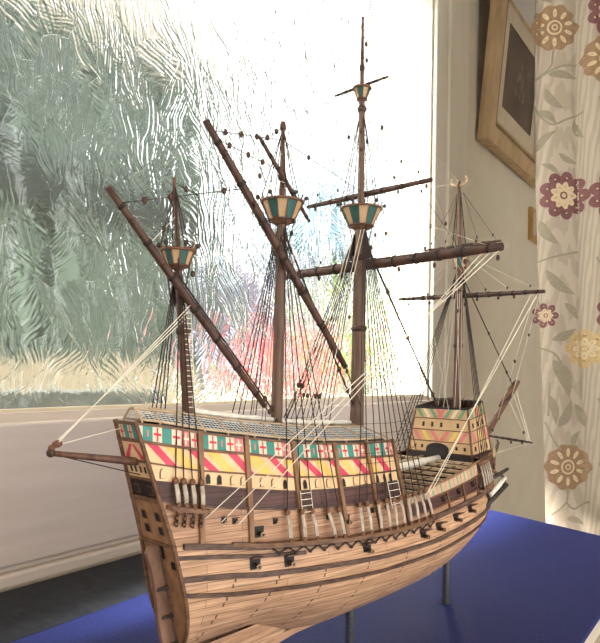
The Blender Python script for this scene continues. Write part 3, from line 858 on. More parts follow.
stay((1.857, 0, .335), (2.27, 0, -.035), .002, blocks=(.5, .85, .92))
stay((1.842, 0, .61), (1.335, 0, .45), .0006, 'rope', name='topmast_stay')
stay((1.332, 0, .70), (1.857, 0, .40), .0008, blocks=(.35, .55), name='topmast_stay')
stay((1.33, 0, .78), (1.842, 0, .61), .0005, 'rope', name='topgallant_stay')
stay((1.042, 0, .52), (1.335, 0, .47), .0009, blocks=(.3,), name='topmast_stay')
stay((.748, 0, .36), (.79, -.02, .34), .0009, blocks=(.5,), name='topmast_stay')
# running blocks hung along the lateen yards
stay((.62, -.024, .29), (.95, 0, .395), .0009, blocks=(.15, .33, .75), rb=.0065, name='peak_line')
stay((.81, -.026, .47), (1.04, 0, .52), .0009, blocks=(.2, .4, .62), rb=.006, name='peak_line')
stay((.81, -.026, .46), (1.042, 0, .45), .0009, blocks=(.25, .5, .7), rb=.006, name='peak_line')
stay((.96, -.014, .49), (1.042, 0, .55), .0009, blocks=(.3, .7), rb=.006, name='peak_line')
for a, b in (((.68, -.022, .23), (.757, 0, .30)), ((.87, -.026, .41), (1.03, -.02, .42))): stay(a, b, .0006, 'rope', (.5,), name='peak_line')
# sheets from the outrigger (pale)
for k in range(3): stay((.523, (k-1)*.005, -.115), (.772, -.02+(k-1)*.006, .13-.012*k), .0008, 'rope', name='sheet')
stay((.515, 0, -.134), (.70, 0, -.19), .001, 'rope_dark', name='bobstay')
stay((.523, 0, -.12), (.655, .02, -.10), .0007, 'rope', name='bobstay')
# main braces (pale), three parallel lines sweeping from the yard end to the quarter
for k in range(3):
    stay((1.356, -.365+.02*k, .282), (.777+.035*k, -.064-.012*k, -.273-.006*k), .0010, 'rope', name='brace')
for k in range(2):
    stay((1.872, -.245+.02*k, .25), (1.385+.02*k, -.172, -.288), .0011, 'rope', name='brace')
    stay((1.356, .30-.02*k, .28), (.80+.04*k, .07, -.11), .0009, 'rope', name='brace')
# lifts: yard arms to the tops
for x, za, zt_, ya in ((1.356, .29, .44, (-.35, -.2, .3, .17)), (1.35, .47, .66, (-.18, -.1, .18, .1)), (1.872, .257, .385, (-.25, -.17, -.09, .22, .14)), (1.862, .416, .58, (-.12, -.06, .12, .06))):
    for y in ya: stay((x, y, za), (x-.01, .01*(1 if y > 0 else -1), zt_), .0006, 'rope' if abs(y) > .12 else 'rope_dark', (.12,), name='lift', rb=.004)
# fore yard end tackles down to the bowsprit and spritsail yard
stay((1.872, -.25, .248), (2.23, -.01, -.068), .0009, 'rope', (.35,), name='tackle')
stay((1.872, -.235, .248), (2.12, -.01, -.14), .0006, 'rope', (.5,), name='tackle')
stay((2.28, 0, -.03), (2.185, -.1, -.218), .0011, 'rope', name='tackle'); stay((2.26, 0, -.045), (2.185, -.095, -.218), .0011, 'rope', name='tackle')
stay((2.22, 0, -.07), (2.185, -.09, -.217), .0009, 'rope', (.8,), name='tackle'); stay((2.185, -.1, -.22), (2.09, -.02, -.255), .0008, 'rope', name='tackle')
stay((2.2, 0, -.10), (2.185, .05, -.208), .0008, 'rope_dark', (.4, .8), name='tackle')
for y in (.02, -.03, -.07): block((2.185, y, -.224), .005)
# garnets, halyards and bowlines strung between masts
for y in (-.02, -.01, .01, .02):
    stay((1.322, y, .37), (1.15+y, y*2.2, -.12), .0007, 'rope', name='halyard')
    stay((1.325, y, .28), (1.06+2*y, y*2, -.10), .0007, 'rope_dark', (.8,), name='halyard')
    stay((1.03, y*.6, .33), (.98+y, y*2, -.10), .0007, 'rope_dark', name='halyard')
    stay((1.05, y*.6, .33), (1.17+y, y*2.2, -.115), .0006, 'rope', (.85,), name='halyard')
    stay((1.853, y*.5, .33), (1.80+y, y*2.5, -.10), .0007, 'rope', name='halyard')
for y in (-.26, -.16, .16, .24):
    stay((1.356, y, .28), (1.70, y*.35, -.10), .0006, 'rope', (.3,), name='bowline')
    stay((1.36, y*.7, .466), (1.84, y*.1, .33), .0005, 'rope', (.4,), name='bowline')
for y in (-.12, .1): stay((1.345, y*.55, .745), (1.335, y*.4, .50), .0005, 'rope', (.5,), name='topgallant_brace')
# blocks seized under the yards
for y in (-.36, -.28, -.2, -.1, .08, .16, .24): block((1.36, y, .266), .006)
for y in (-.24, -.17, -.12, -.05, .05, .12, .2): block((1.876, y, .244), .005)
for y in (-.18, -.1, .08, .17): block((1.352, y, .456), .0048)
for t in (.12, .3, .55, .8): block((.594+.382*t, -.03, .313-.38*t-.006), .0052)
for t in (.1, .28, .45, .62, .8): block((.80+.446*t, -.036, .486-.465*t-.006), .0058)
for x, z in ((1.318, .62), (1.345, .60), (1.32, .575), (1.335, .845), (1.32, .82), (1.338, .805)): block((x, -.008, z), .0055)
for x, z in ((.75, .17), (.785, .19), (1.03, .30), (1.06, .315), (1.32, .34), (1.36, .33), (1.84, .30), (1.87, .32), (1.845, .21), (1.868, .23)): block((x, -.014, z), .006)

# rope ladders
def ladder(a0, a1, b0, b1, n, r=.0006, mat='rope'):
    a0, a1, b0, b1 = P(*a0), P(*a1), P(*b0), P(*b1); mb = MB()
    mb.tube([a0, b0], r*S, M[mat], 4, False); mb.tube([a1, b1], r*S, M[mat], 4, False)
    for k in range(n):
        f = (k+.5)/n; mb.tube([a0.lerp(b0, f), a1.lerp(b1, f)], .0008*S, M[mat], 4, False)
    mb.build('rope_ladder', ship)
ladder((.797, -.013, -.07), (.779, -.013, -.07), (.782, -.012, .13), (.764, -.012, .13), 20)
for xa, xb, zt_, zb_ in ((.985, 1.012, -.235, -.285), (1.245, 1.285, -.24, -.30)):
    def q(x, z): h = HP(x, z, -1, .012); return ((h.x/S)+OX, h.y/S, h.z/S-EYE)
    ladder(q(xa, zt_), q(xb, zt_), q(xa, zb_), q(xb, zb_), 4, .0008)
# ratlines across the main shrouds (dark)
for key, f0, f1, n in (('main', .03, .3, 8), ('fore', .05, .4, 6)):
    for sd in (-1, 1):
        pts = up_pts[(key, sd)]; x, z, r = heads[key]; h = P(x, sd*r, z); mb = MB()
        for k in range(n):
            f = f0+(f1-f0)*k/n; mb.tube([p.lerp(h, f) for p in pts], .0005*S, M['rope_dark'], 4, False)
        mb.build('ratlines', ship)

# metal rods the hull stands on
def rod(x, label, zt_):
    o = MB(); L = (zt_+EYE)*S
    prof = [(.0125*S*(1 if k % 2 else .86), L*k/40) for k in range(41)]
    o.lathe((0, 0, 0), prof, M['steel'], 12)
    ob = o.build('support_rod'); ob.location = rootloc+Matrix.Rotation(A0, 3, 'Z') @ Vector(((x-OX)*S, 0, 0)); ob.location.z = TABLE_Z
    tag(ob, label, 'support rod', 'metal rods under the hull')
rod(1.315, 'grey metal rod under the middle of the ship hull, nearer the camera', -.587)
rod(1.80, 'grey metal rod under the bow end of the ship hull', -.545)
GLASS_D = .0006
SUN = 90
SKY_ROOM = 3.7
SKY_WINDOW = 2.6
# ================================================================== the room
M['wall'] = mat_noise('warm beige wall paper', rgb(228, 217, 198), rgb(235, 225, 207), (9, 9, 9), .85, bump=.05)
M['white_paint'] = mat_noise('off white painted wood', rgb(200, 185, 172), rgb(208, 194, 181), (4, 60, 60), .5)
M['jamb_paint'] = mat_noise('pale painted jamb', rgb(236, 227, 212), rgb(242, 234, 220), (30, 30, 5), .5)
M['slate'] = mat_noise('dark slate board', rgb(26, 29, 35), rgb(38, 41, 48), (24, 24, 24), .6, c3=rgb(42, 45, 50), scale3=(90, 40, 20), bump=.1, spec=.2)
M['cloth'] = mat_noise('deep blue cloth', rgb(27, 34, 82), rgb(37, 46, 100), (300, 300, 300), .6, detail=6, bump=.3, spec=.15)
M['table_wood'] = mat_noise('table wood', rgb(176, 166, 148), rgb(192, 182, 164), (4, 60, 60), .5)
M['carpet'] = mat_noise('beige carpet', rgb(196, 188, 172), rgb(212, 204, 190), (260, 260, 260), .95, bump=.4)
M['ceil'] = mat_noise('ceiling paint', rgb(232, 230, 226), rgb(238, 236, 232), (6, 6, 6), .9)
M['oak'] = mat_noise('limed oak frame', rgb(182, 152, 112), rgb(212, 184, 146), (30, 30, 8), .5)
M['oak_dark'] = mat_noise('dark gold moulding', rgb(120, 96, 66), rgb(150, 122, 88), (30, 30, 8), .5)
M['mount'] = mat_noise('picture mount', rgb(206, 190, 164), rgb(216, 202, 178), (20, 20, 20), .8)
M['picture'] = mat_noise('brown picture ground', rgb(84, 70, 60), rgb(112, 94, 80), (6, 6, 6), .5)
M['picture_leaf'] = mat_noise('grey picture leaves', rgb(120, 112, 98), rgb(146, 138, 122), (20, 20, 20), .6)
M['gold'] = mat_noise('polished brass', rgb(186, 148, 84), rgb(206, 170, 106), (20, 20, 20), .3, metal=.9)
M['dark_trim'] = mat_noise('dark sill reflection', rgb(52, 58, 56), rgb(70, 76, 74), (10, 60, 60), .7)  # tone of the dark reflection at the outer sill

def bx(name, a, b, mat, parent=None, bevel=0):
    """box between two corners given in layout units"""
    a, b = W(*a), W(*b); mb = MB(); c = (a+b)/2; h = (b-a)/2
    off = parent.matrix_basis.translation if parent is not None else Vector((0, 0, 0))
    mb.box(c-off, (abs(h.x), abs(h.y), abs(h.z)), mat); return mb.build(name, parent, bevel)
FL = -EYE-TABLE_Z/S          # floor level
CE = FL+2.45/S
st = lambda o: tag(o, kind='structure')
st(bx('floor', (-7, -4.3, FL-.1), (11.2, 2.0, FL), M['carpet']))
st(bx('ceiling', (-7.3, -4.3, CE), (11.2, 2.3, CE+.1), M['ceil']))
# window wall in four pieces joined in one mesh round the opening
mb = MB()
def wb(a, b):
    a, b = W(*a), W(*b); c = (a+b)/2; h = (b-a)/2; mb.box(c, (h.x, h.y, h.z), M['wall'])
MU = .93
GL, GR, GB, GT = -1.25, 4.49, -.14, 3.05
wb((-7, 2.0, FL), (11.2, 2.3, GB-.03)); wb((-7, 2.0, GT+.05), (11.2, 2.3, CE)); wb((-7, 2.0, GB-.03), (GL-.05, 2.3, GT+.05)); wb((GR+.05, 2.0, GB-.03), (11.2, 2.3, GT+.05))
st(mb.build('wall_back'))
mb = MB()
wb2 = lambda a, b: mb.box((W(*a)+W(*b))/2, tuple(abs(q) for q in (W(*b)-W(*a))/2), M['wall'])
wb2((-7, -4.3, FL), (-5, -4, CE)); wb2((3.6, -4.3, FL), (11.2, -4, CE)); wb2((-5, -4.3, 2.9), (3.6, -4, CE))
st(mb.build('wall_front'))
st(bx('wall_left', (-7.3, -4.3, FL), (-7, 2.3, CE), M['wall']))
st(bx('wall_right', (10.8, -4, FL), (11.2, 2.0, CE), M['wall']))
win = empty('window_1', W(2, 2.05, GB), kind='structure')
off = win.location.copy()
bx('frame', (GL-.05, 2.005, GB-.03), (GR+.05, 2.12, GB), M['white_paint'], win)
bx('frame', (GL-.05, 2.005, GT), (GR+.05, 2.12, GT+.05), M['white_paint'], win)
bx('frame', (GR, 2.005, GB), (GR+.05, 2.12, GT), M['jamb_paint'], win)
bx('frame', (GL-.05, 2.005, GB), (GL, 2.12, GT), M['jamb_paint'], win)
bx('gasket', (GL, 2.03, GB), (GR, 2.05, GB+.012), M['mount'], win)
# painted rail under the window with its groove, and the moulded jamb
mb = MB()
def tb(a, b, m):
    a, b = W(*a), W(*b); c = (a+b)/2; h = (b-a)/2; mb.box(c, (h.x, h.y, h.z), m)
tb((-3, 1.965, -.635), (5.15, 1.999, GB-.03), M['white_paint']); tb((-3, 1.975, -.655), (5.15, 1.999, -.635), M['white_paint']); tb((-3, 1.955, -.70), (5.15, 1.999, -.655), M['white_paint'])
st(mb.build('trim_1', bevel=.004))
mb = MB()
tb((GR+.02, 1.97, GB-.02), (4.72, 2.0, CE-.05), M['jamb_paint']); tb((4.72, 1.95, GB-.02), (4.95, 2.0, CE-.05), M['jamb_paint']); tb((4.95, 1.965, GB-.02), (5.15, 2.0, CE-.05), M['jamb_paint'])
st(mb.build('trim_2', bevel=.004))
st(bx('trim_3', (-3, 1.57, -.76), (3.9, 1.953, -.702), M['slate'], bevel=.002))

# patterned glass: crossing frosted-leaf relief
m, nt, outn = new_mat('leaf patterned glass'); L = nt.links.new
def math_(op, a, b=None, clamp=False):
    n = N(nt, 'ShaderNodeMath'); n.operation = op; n.use_clamp = clamp
    for i, q in enumerate((a, b)):
        if q is None: continue
        if isinstance(q, (int, float)): n.inputs[i].default_value = q
        else: L(q, n.inputs[i])
    return n.outputs[0]
tc = N(nt, 'ShaderNodeTexCoord')
sep = N(nt, 'ShaderNodeSeparateXYZ'); L(tc.outputs['Object'], sep.inputs[0])
cmb = N(nt, 'ShaderNodeCombineXYZ'); L(sep.outputs['X'], cmb.inputs['X']); L(sep.outputs['Z'], cmb.inputs['Y'])
wob = N(nt, 'ShaderNodeTexNoise'); wob.inputs['Scale'].default_value = 9; wob.inputs['Detail'].default_value = 2
L(cmb.outputs[0], wob.inputs['Vector'])
ws = N(nt, 'ShaderNodeVectorMath'); ws.operation = 'SUBTRACT'; ws.inputs[1].default_value = (.5, .5, .5); L(wob.outputs['Color'], ws.inputs[0])
wm = N(nt, 'ShaderNodeVectorMath'); wm.operation = 'SCALE'; wm.inputs['Scale'].default_value = .06; L(ws.outputs[0], wm.inputs[0])
wa = N(nt, 'ShaderNodeVectorMath'); wa.operation = 'ADD'; L(cmb.outputs[0], wa.inputs[0]); L(wm.outputs[0], wa.inputs[1])
def leaves(scale, freq, seed):
    mp = N(nt, 'ShaderNodeMapping'); mp.inputs['Location'].default_value = (seed, seed*1.7, 0); L(wa.outputs[0], mp.inputs[0])
    mp2 = N(nt, 'ShaderNodeMapping'); mp2.inputs['Scale'].default_value = (1.0, .62, 1); L(mp.outputs[0], mp2.inputs[0])
    vo = N(nt, 'ShaderNodeTexVoronoi'); vo.voronoi_dimensions = '2D'; vo.inputs['Scale'].default_value = scale; L(mp2.outputs[0], vo.inputs['Vector'])
    sub = N(nt, 'ShaderNodeVectorMath'); sub.operation = 'SUBTRACT'; L(mp2.outputs[0], sub.inputs[0]); L(vo.outputs['Position'], sub.inputs[1])
    sc = N(nt, 'ShaderNodeSeparateColor'); L(vo.outputs['Color'], sc.inputs[0])
    ang = math_('MULTIPLY', math_('SUBTRACT', sc.outputs[0], .5), 3.4)
    ro = N(nt, 'ShaderNodeVectorRotate'); ro.rotation_type = 'Z_AXIS'; L(sub.outputs[0], ro.inputs['Vector']); L(ang, ro.inputs['Angle'])
    sp = N(nt, 'ShaderNodeSeparateXYZ'); L(ro.outputs[0], sp.inputs[0])
    ax = math_('ABSOLUTE', sp.outputs['X'])
    curve = math_('SUBTRACT', math_('MULTIPLY', ax, 1.6), math_('MULTIPLY', sp.outputs['Y'], .45))
    barb = math_('MULTIPLY', math_('SINE', math_('MULTIPLY', curve, freq)), .10)
    barb2 = math_('MULTIPLY', math_('SINE', math_('MULTIPLY', curve, freq*.43)), .22)
    quill = math_('MULTIPLY', math_('MINIMUM', math_('MULTIPLY', ax, scale*3.0), 1), 3.0)
    dome = math_('MULTIPLY', vo.outputs['Distance'], -13.0)
    return math_('ADD', math_('ADD', barb, barb2), math_('ADD', quill, dome))
h = math_('ADD', leaves(12, 640, .3), math_('MULTIPLY', leaves(23, 900, 3.1), .42))
bu = N(nt, 'ShaderNodeBump'); bu.inputs['Strength'].default_value = 1; bu.inputs['Distance'].default_value = GLASS_D; L(h, bu.inputs['Height'])
rf = N(nt, 'ShaderNodeBsdfGlass'); rf.inputs['IOR'].default_value = 1.45; rf.inputs['Roughness'].default_value = 0.09; rf.inputs['Color'].default_value = (.97, .985, .98, 1); L(bu.outputs[0], rf.inputs['Normal'])
L(rf.outputs[0], outn.inputs[0])
pn = bx('patterned_pane', (MU+.03, 2.06, GB), (GR, 2.075, GT), m, win)
bx('patterned_pane', (GL, 2.06, .70), (MU-.03, 2.075, GT), m, win)  # unseen upper pane, added to stop the sun above the open gap
bx('added_mullion', (MU-.03, 2.02, GB), (MU+.03, 2.11, GT), M['white_paint'], win); bx('added_sun_bar', (GL, 2.02, .66), (MU-.03, 2.11, .70), M['white_paint'], win)  # unseen bars, added to frame the gap that lets sun onto the cloth

# ------------------------------------------------------------------ table and cloth
tab = empty('side_table', W(1.3, 1.0, FL), label='pale side table under the blue cloth, standing against the window board', cat='table')
def poly_slab(name, pts, z0, z1, mat, parent=None, bevel=0):
    mb = MB(); n = len(pts); o = parent.location if parent is not None else Vector((0, 0, 0))
    a = [W(x, y, z0)-o for x, y in pts]; b = [W(x, y, z1)-o for x, y in pts]
    mb.v += a+b; mb.face(list(range(n))[::-1], mat); mb.face(range(n, 2*n), mat)
    for i in range(n): mb.face((i, (i+1) % n, n+(i+1) % n, n+i), mat)
    return mb.build(name, parent, bevel)
poly_slab('table_top', [(-1.4, .385), (3.075, .385), (3.575, 1.562), (-1.4, 1.562)], -.78, -.7045, M['table_wood'], tab)
for x, y in ((-1.3, .48), (2.9, .48), (3.3, 1.46), (-1.3, 1.46)):
    mb = MB(); o = tab.location; mb.box8([W(x+a*.05, y+b*.05, FL)-o for a, b in ((-1, -1), (1, -1), (1, 1), (-1, 1))]+[W(x+a*.07, y+b*.07, -.78)-o for a, b in ((-1, -1), (1, -1), (1, 1), (-1, 1))], M['table_wood']); mb.build('leg', tab)
mb = MB()
pts = [(-1.42, .375), (3.083, .375), (3.588, 1.57), (-1.42, 1.57)]
rows = []
N1, N2 = 40, 16
for j in range(N2+1):
    y = .375+(1.57-.375)*j/N2; xe = 3.083+(3.588-3.083)*j/N2
    rows.append([W(-1.42+(xe+1.42)*i/N1, y+(.006*math.sin(i*.9)*(j == N2)), -.70) for i in range(N1+1)])
mb.grid(rows, M['cloth'], False)
rows = [[W(-1.42+4.503*i/N1, .375-.002*k, -.70-.004*k) for i in range(N1+1)] for k in range(3)]; mb.grid(rows, M['cloth'], True)
rows = [[W(3.083+.505*j/N2+.004*k, .375+1.195*j/N2, -.70-.06*k) for j in range(N2+1)] for k in range(4)]; mb.grid(rows, M['cloth'], True)
tag(mb.build('tablecloth'), 'deep blue cloth spread over the side table beneath the ship', 'tablecloth')

# ------------------------------------------------------------------ picture on the wall
pic = empty('picture_frame', W(6.26, 1.985, 2.04), label='pale wooden framed picture hanging on the beige wall beside the window', cat='picture')
pic.rotation_euler = (math.radians(5), 0, 0)
mb = MB(); pw, ph = .86*S, 1.56*S
def ring(x0, z0, x1, z1, i0, y0, y1, ym, mat):
    """moulding ring: outer rect to inner rect (inset i0) with front depth profile"""
    o = [(-x0, z0), (x0, z0), (x0, z1), (-x0, z1)]; n = [(-x0+i0, z0+i0), (x0-i0, z0+i0), (x0-i0, z1-i0), (-x0+i0, z1-i0)]
    for k in range(4):
        a, b = o[k], o[(k+1) % 4]; c, d = n[(k+1) % 4], n[k]
        mb.quad((a[0], y0, a[1]), (b[0], y0, b[1]), (b[0], y1, b[1]), (a[0], y1, a[1]), mat)
        mb.quad((a[0], y1, a[1]), (b[0], y1, b[1]), (c[0], ym, c[1]), (d[0], ym, d[1]), mat)
ring(pw, 0, 0, ph, .10*S, 0, -.10*S, -.115*S, M['oak'])
def ring2(ins, i0, ya, yb, mat):
    o = [(-pw+ins, ins), (pw-ins, ins), (pw-ins, ph-ins), (-pw+ins, ph-ins)]; j = ins+i0
    n = [(-pw+j, j), (pw-j, j), (pw-j, ph-j), (-pw+j, ph-j)]
    for k in range(4):
        a, b = o[k], o[(k+1) % 4]; c, d = n[(k+1) % 4], n[k]
        mb.quad((a[0], ya, a[1]), (b[0], ya, b[1]), (c[0], yb, c[1]), (d[0], yb, d[1]), mat)
ring2(.10*S, .06*S, -.115*S, -.085*S, M['oak']); ring2(.16*S, .03*S, -.085*S, -.09*S, M['oak_dark']); ring2(.19*S, .07*S, -.09*S, -.045*S, M['oak'])
mb.build('frame', pic)
mb = MB(); ring2(.25*S, .16*S, -.04*S, -.042*S, M['mount']); mb.build('mount', pic)
mb = MB(); j = .40*S; mb.quad((-pw+j, -.036*S, j), (pw-j, -.036*S, j), (pw-j, -.036*S, ph-j), (-pw+j, -.036*S, ph-j), M['picture'])
for k in range(22):
    a = random.uniform(-1, 1)*.8+PI/2; r0 = random.uniform(.02, .1)*S; l = random.uniform(.05, .13)*S; cx, cz = random.uniform(-.12, .12)*S, random.uniform(.55, .9)*S
    d = Vector((math.cos(a), 0, math.sin(a))); e = Vector((-d.z, 0, d.x)); b = Vector((cx, -.038*S, cz))+d*r0
    mb.poly([b, b+d*l*.5+e*l*.14, b+d*l, b+d*l*.5-e*l*.14], M['picture_leaf'])
mb.build('picture_print', pic)

sw = empty('switch_plate', W(7.16, 1.999, 1.64), label='brass edged switch plate on the wall by the curtain edge', cat='switch')
mb = MB(); mb.box((0, -.008, 0), (.17*S, .008, .175*S), M['gold']); mb.build('plate', sw, .003)
mb = MB(); mb.box((0, -.018, 0), (.10*S, .003, .125*S), M['mount']); mb.build('rocker', sw)

# ------------------------------------------------------------------ curtain with embroidered flowers
M['curtain'] = None
mc, nt, outn = new_mat('cream curtain weave'); L = nt.links.new
p = N(nt, 'ShaderNodeBsdfPrincipled'); p.inputs['Roughness'].default_value = .9; p.inputs['Specular IOR Level'].default_value = .1
tc = N(nt, 'ShaderNodeTexCoord'); mp = N(nt, 'ShaderNodeMapping'); mp.inputs['Scale'].default_value = (1, 1, .16)
wv = N(nt, 'ShaderNodeTexWave'); wv.wave_type = 'BANDS'; wv.bands_direction = 'DIAGONAL'; wv.inputs['Scale'].default_value = 42; wv.inputs['Distortion'].default_value = 5; wv.inputs['Detail'].default_value = 2; wv.inputs['Detail Scale'].default_value = 1.2
rp = N(nt, 'ShaderNodeValToRGB'); rp.color_ramp.elements[0].color = rgb(136, 124, 108); rp.color_ramp.elements[1].color = rgb(148, 136, 120); rp.color_ramp.elements[0].position = .35; rp.color_ramp.elements[1].position = .6
L(tc.outputs['Object'], mp.inputs[0]); L(mp.outputs[0], wv.inputs['Vector']); L(wv.outputs['Fac'], rp.inputs[0]); L(rp.outputs[0], p.inputs['Base Color'])
b = N(nt, 'ShaderNodeBump'); b.inputs['Strength'].default_value = .35; b.inputs['Distance'].default_value = .0015; L(wv.outputs['Fac'], b.inputs['Height']); L(b.outputs[0], p.inputs['Normal'])
L(p.outputs[0], outn.inputs[0])
M['curtain'] = mc
M['c_tan'] = mat_noise('tan embroidery', rgb(108, 84, 60), rgb(122, 97, 72), (160, 160, 160), .9)
M['c_cream'] = mat_noise('cream embroidery', rgb(160, 141, 110), rgb(170, 152, 122), (160, 160, 160), .9)
M['c_wine'] = mat_noise('wine embroidery', rgb(84, 52, 51), rgb(98, 64, 62), (160, 160, 160), .9)
M['c_leaf'] = mat_noise('olive grey leaf embroidery', rgb(112, 102, 84), rgb(122, 112, 94), (160, 160, 160), .9)
M['c_gold'] = mat_noise('gold embroidery', rgb(142, 120, 80), rgb(154, 132, 92), (160, 160, 160), .9)
CO = W(3.6, .98, FL)
def fold(s, z):
    per = .245-.036*(z-.3)*1.0
    q = s/per
    a = abs(math.sin(PI*q))**.75
    amp = .045 if q < 1 else .075
    return amp*a-.04+.012*math.sin(s*23+z*1.3)
def left(z): return -.022+.083*min(1.2, max(0, (1.5-z)/2.05))
def cp(s, z, o=0):
    f = fold(s, z)+o
    return W(3.6+.5*s-.866*f, .98-.866*s-.5*f, z)-CO
mb = MB(); ns, nz = 150, 70; zt_, zb_ = CE-.02, FL+.03
mb.grid([[cp(left(zb_+(zt_-zb_)*j/nz)+1.55*i/ns, zb_+(zt_-zb_)*j/nz) for i in range(ns+1)] for j in range(nz+1)], M['curtain'], True)
mb.grid([[cp(left(zb_+(zt_-zb_)*j/nz)+1.55*i/ns, zb_+(zt_-zb_)*j/nz, -.012) for i in range(ns+1)] for j in range(nz+1)], M['curtain'], True)
def disc(s, z, r, mat, o, n=20, sx=1, ang=0, lob=0, nl=0):
    c = cp(s, z, o); n0 = len(mb.v); rings = []
    for q in (.2, .4, .6, .8, 1):
        rr = []
        for k in range(n):
            a = 2*PI*k/n; R = r*q*(1+lob*math.cos(nl*a)) if nl else r*q
            x = R*math.cos(a)*sx; y = R*math.sin(a)
            rr.append(cp(s+x*math.cos(ang)-y*math.sin(ang), z+x*math.sin(ang)+y*math.cos(ang), o))
        rings.append(rr)
    mb.grid(rings, mat, True, closed=True)
    m0 = len(mb.v); mb.v.append(c)
    for k in range(n): mb.face((m0, n0+k, n0+(k+1) % n), mat, True)
def tanflower(s, z, r=.122):
    disc(s, z, r, M['c_tan'], .0020, 60, 1, 0, .05, 10)
    for k in range(10):
        a = 2*PI*(k+.5)/10; disc(s+.64*r*math.cos(a), z+.64*r*math.sin(a), .19*r, M['c_cream'], .0030, 10, .42, a-PI/2+PI/2*0, 0, 0) if False else disc(s+.64*r*math.cos(a), z+.64*r*math.sin(a), .2*r, M['c_cream'], .0030, 10, .45, a-PI/2)
    disc(s, z, .33*r, M['c_cream'], .0030, 24); disc(s, z, .25*r, M['c_tan'], .0038, 20); disc(s, z, .14*r, M['c_cream'], .0046, 14); disc(s, z, .08*r, M['c_tan'], .0054, 10)
def wineflower(s, z, r=.125, n=9, outer='c_wine'):
    for k in range(n):
        a = 2*PI*k/n
        disc(s+.72*r*math.cos(a), z+.72*r*math.sin(a),   .33*r, M[outer], .0020, 16, .86, a-PI/2)
        disc(s+.76*r*math.cos(a), z+.76*r*math.sin(a), .045*r, M['c_cream'], .0030, 8)
        disc(s+.38*r*math.cos(a), z+.38*r*math.sin(a), .22*r, M['c_cream'], .0030, 12, .62, a-PI/2)
    disc(s, z, .17*r, M[outer], .0038, 14); disc(s, z, .10*r, M['c_cream'], .0046, 12)
def leaf(a, b, w=.28, bend=.12):
    rows = [[], [], []]; dx, dz = b[0]-a[0], b[1]-a[1]; nx_, nz_ = -dz, dx
    for k in range(11):
        f = k/10; ww = w*math.sin(PI*f**.8)*.5+.002; bb = bend*math.sin(PI*f)
        for j, sg in enumerate((-1, 0, 1)):
            rows[j].append(cp(a[0]+dx*f+nx_*(bb+sg*ww), a[1]+dz*f+nz_*(bb+sg*ww), .0022))
    mb.grid(rows, M['c_leaf'], True)
def stem(pts, w=.0055):
    P_ = []
    for i in range(len(pts)-1):
        for k in range(6):
            f = k/6; p0 = pts[max(i-1, 0)]; p1 = pts[i]; p2 = pts[i+1]; p3 = pts[min(i+2, len(pts)-1)]
            P_.append(tuple(.5*((2*p1[d])+(-p0[d]+p2[d])*f+(2*p0[d]-5*p1[d]+4*p2[d]-p3[d])*f*f+(-p0[d]+3*p1[d]-3*p2[d]+p3[d])*f**3) for d in (0, 1)))
    P_.append(pts[-1]); rows = [[], []]
    for i, q in enumerate(P_):
        a = P_[max(i-1, 0)]; b = P_[min(i+1, len(P_)-1)]; d = math.hypot(b[0]-a[0], b[1]-a[1]) or 1
        n = (-(b[1]-a[1])/d*w, (b[0]-a[0])/d*w)
        rows[0].append(cp(q[0]+n[0], q[1]+n[1], .0022)); rows[1].append(cp(q[0]-n[0], q[1]-n[1], .0022))
    mb.grid(rows, M['c_leaf'], True)
tanflower(.077, 1.895); wineflower(.138, .989); tanflower(.18, -.473)
tanflower(.335, 1.70); wineflower(.385, .977); wineflower(.36, 1.95); wineflower(.05, .34, .065, 7); wineflower(.262, .165, .1, 8, 'c_gold'); tanflower(.46, -.45); wineflower(.43, .35)
for pts in ([(.077, 1.80), (.069, 1.74), (.06, 1.686), (.0, 1.63), (-.023, 1.612)], [(.0, 1.63), (.107, 1.684), (.20, 1.695)], [(-.027, 1.477), (.059, 1.373), (.152, 1.403), (.23, 1.433)], [(.002, .629), (.122, .665), (.225, .688)],
            [(.024, .165), (.103, .128), (.17, .02), (.20, -.05)], [(.056, -.234), (.099, -.33), (.137, -.382)], [(.18, -.58), (.172, -.661), (.09, -.734)], [(.172, -.661), (.22, -.70), (.3, -.66)], [(.075, -.02), (.07, -.2)],
            [(.30, 1.5), (.36, 1.3), (.33, 1.12)], [(.30, .65), (.37, .5), (.42, .42)], [(.32, -.1), (.40, -.25), (.44, -.34)], [(.02, 1.86), (-.02, 1.98)]): stem(pts)
for a, b, w, bd in (((.045, 1.643), (.206, 1.622), .26, .06), ((.03, 1.568), (.136, 1.458), .3, -.14), ((-.005, 1.45), (.096, 1.367), .3, .1), ((-.007, 1.228), (.096, 1.34), .26, .12), ((.108, 1.216), (.215, 1.166), .28, -.08),
                    ((.02, 1.16), (.115, 1.097), .26, .08), ((.19, 1.402), (.235, 1.294), .3, -.1), ((.014, .856), (.121, .72), .3, -.12), ((.044, .586), (.215, .457), .26, -.1), ((.151, .408), (.232, .318), .34, .08), ((.081, .209), (.222, .275), .30, -.06),
                    ((.088, .101), (.185, -.102), .36, .1), ((.119, -.259), (.195, -.112), .34, -.1), ((.222, -.135), (.275, -.26), .34, .05), ((.205, -.364), (.25, -.28), .4, .1), ((.173, -.747), (.28, -.785), .3, .06), ((.075, -.088), (.11, -.25), .26, .06),
                    ((.31, 1.25), (.40, 1.15), .3, .1), ((.32, .5), (.40, .62), .3, .1), ((.33, .2), (.42, .05), .3, -.1), ((.35, -.15), (.46, -.1), .3, .1), ((.34, -.75), (.45, -.65), .3, .1), ((.06, 2.03), (.0, 2.14), .3, .1)): leaf(a, b, w, bd)
cu = mb.build('floral_curtain', recalc=False); cu.location = CO
tag(cu, 'cream curtain with wine and tan embroidered flowers hanging at the end of the table', 'curtain')

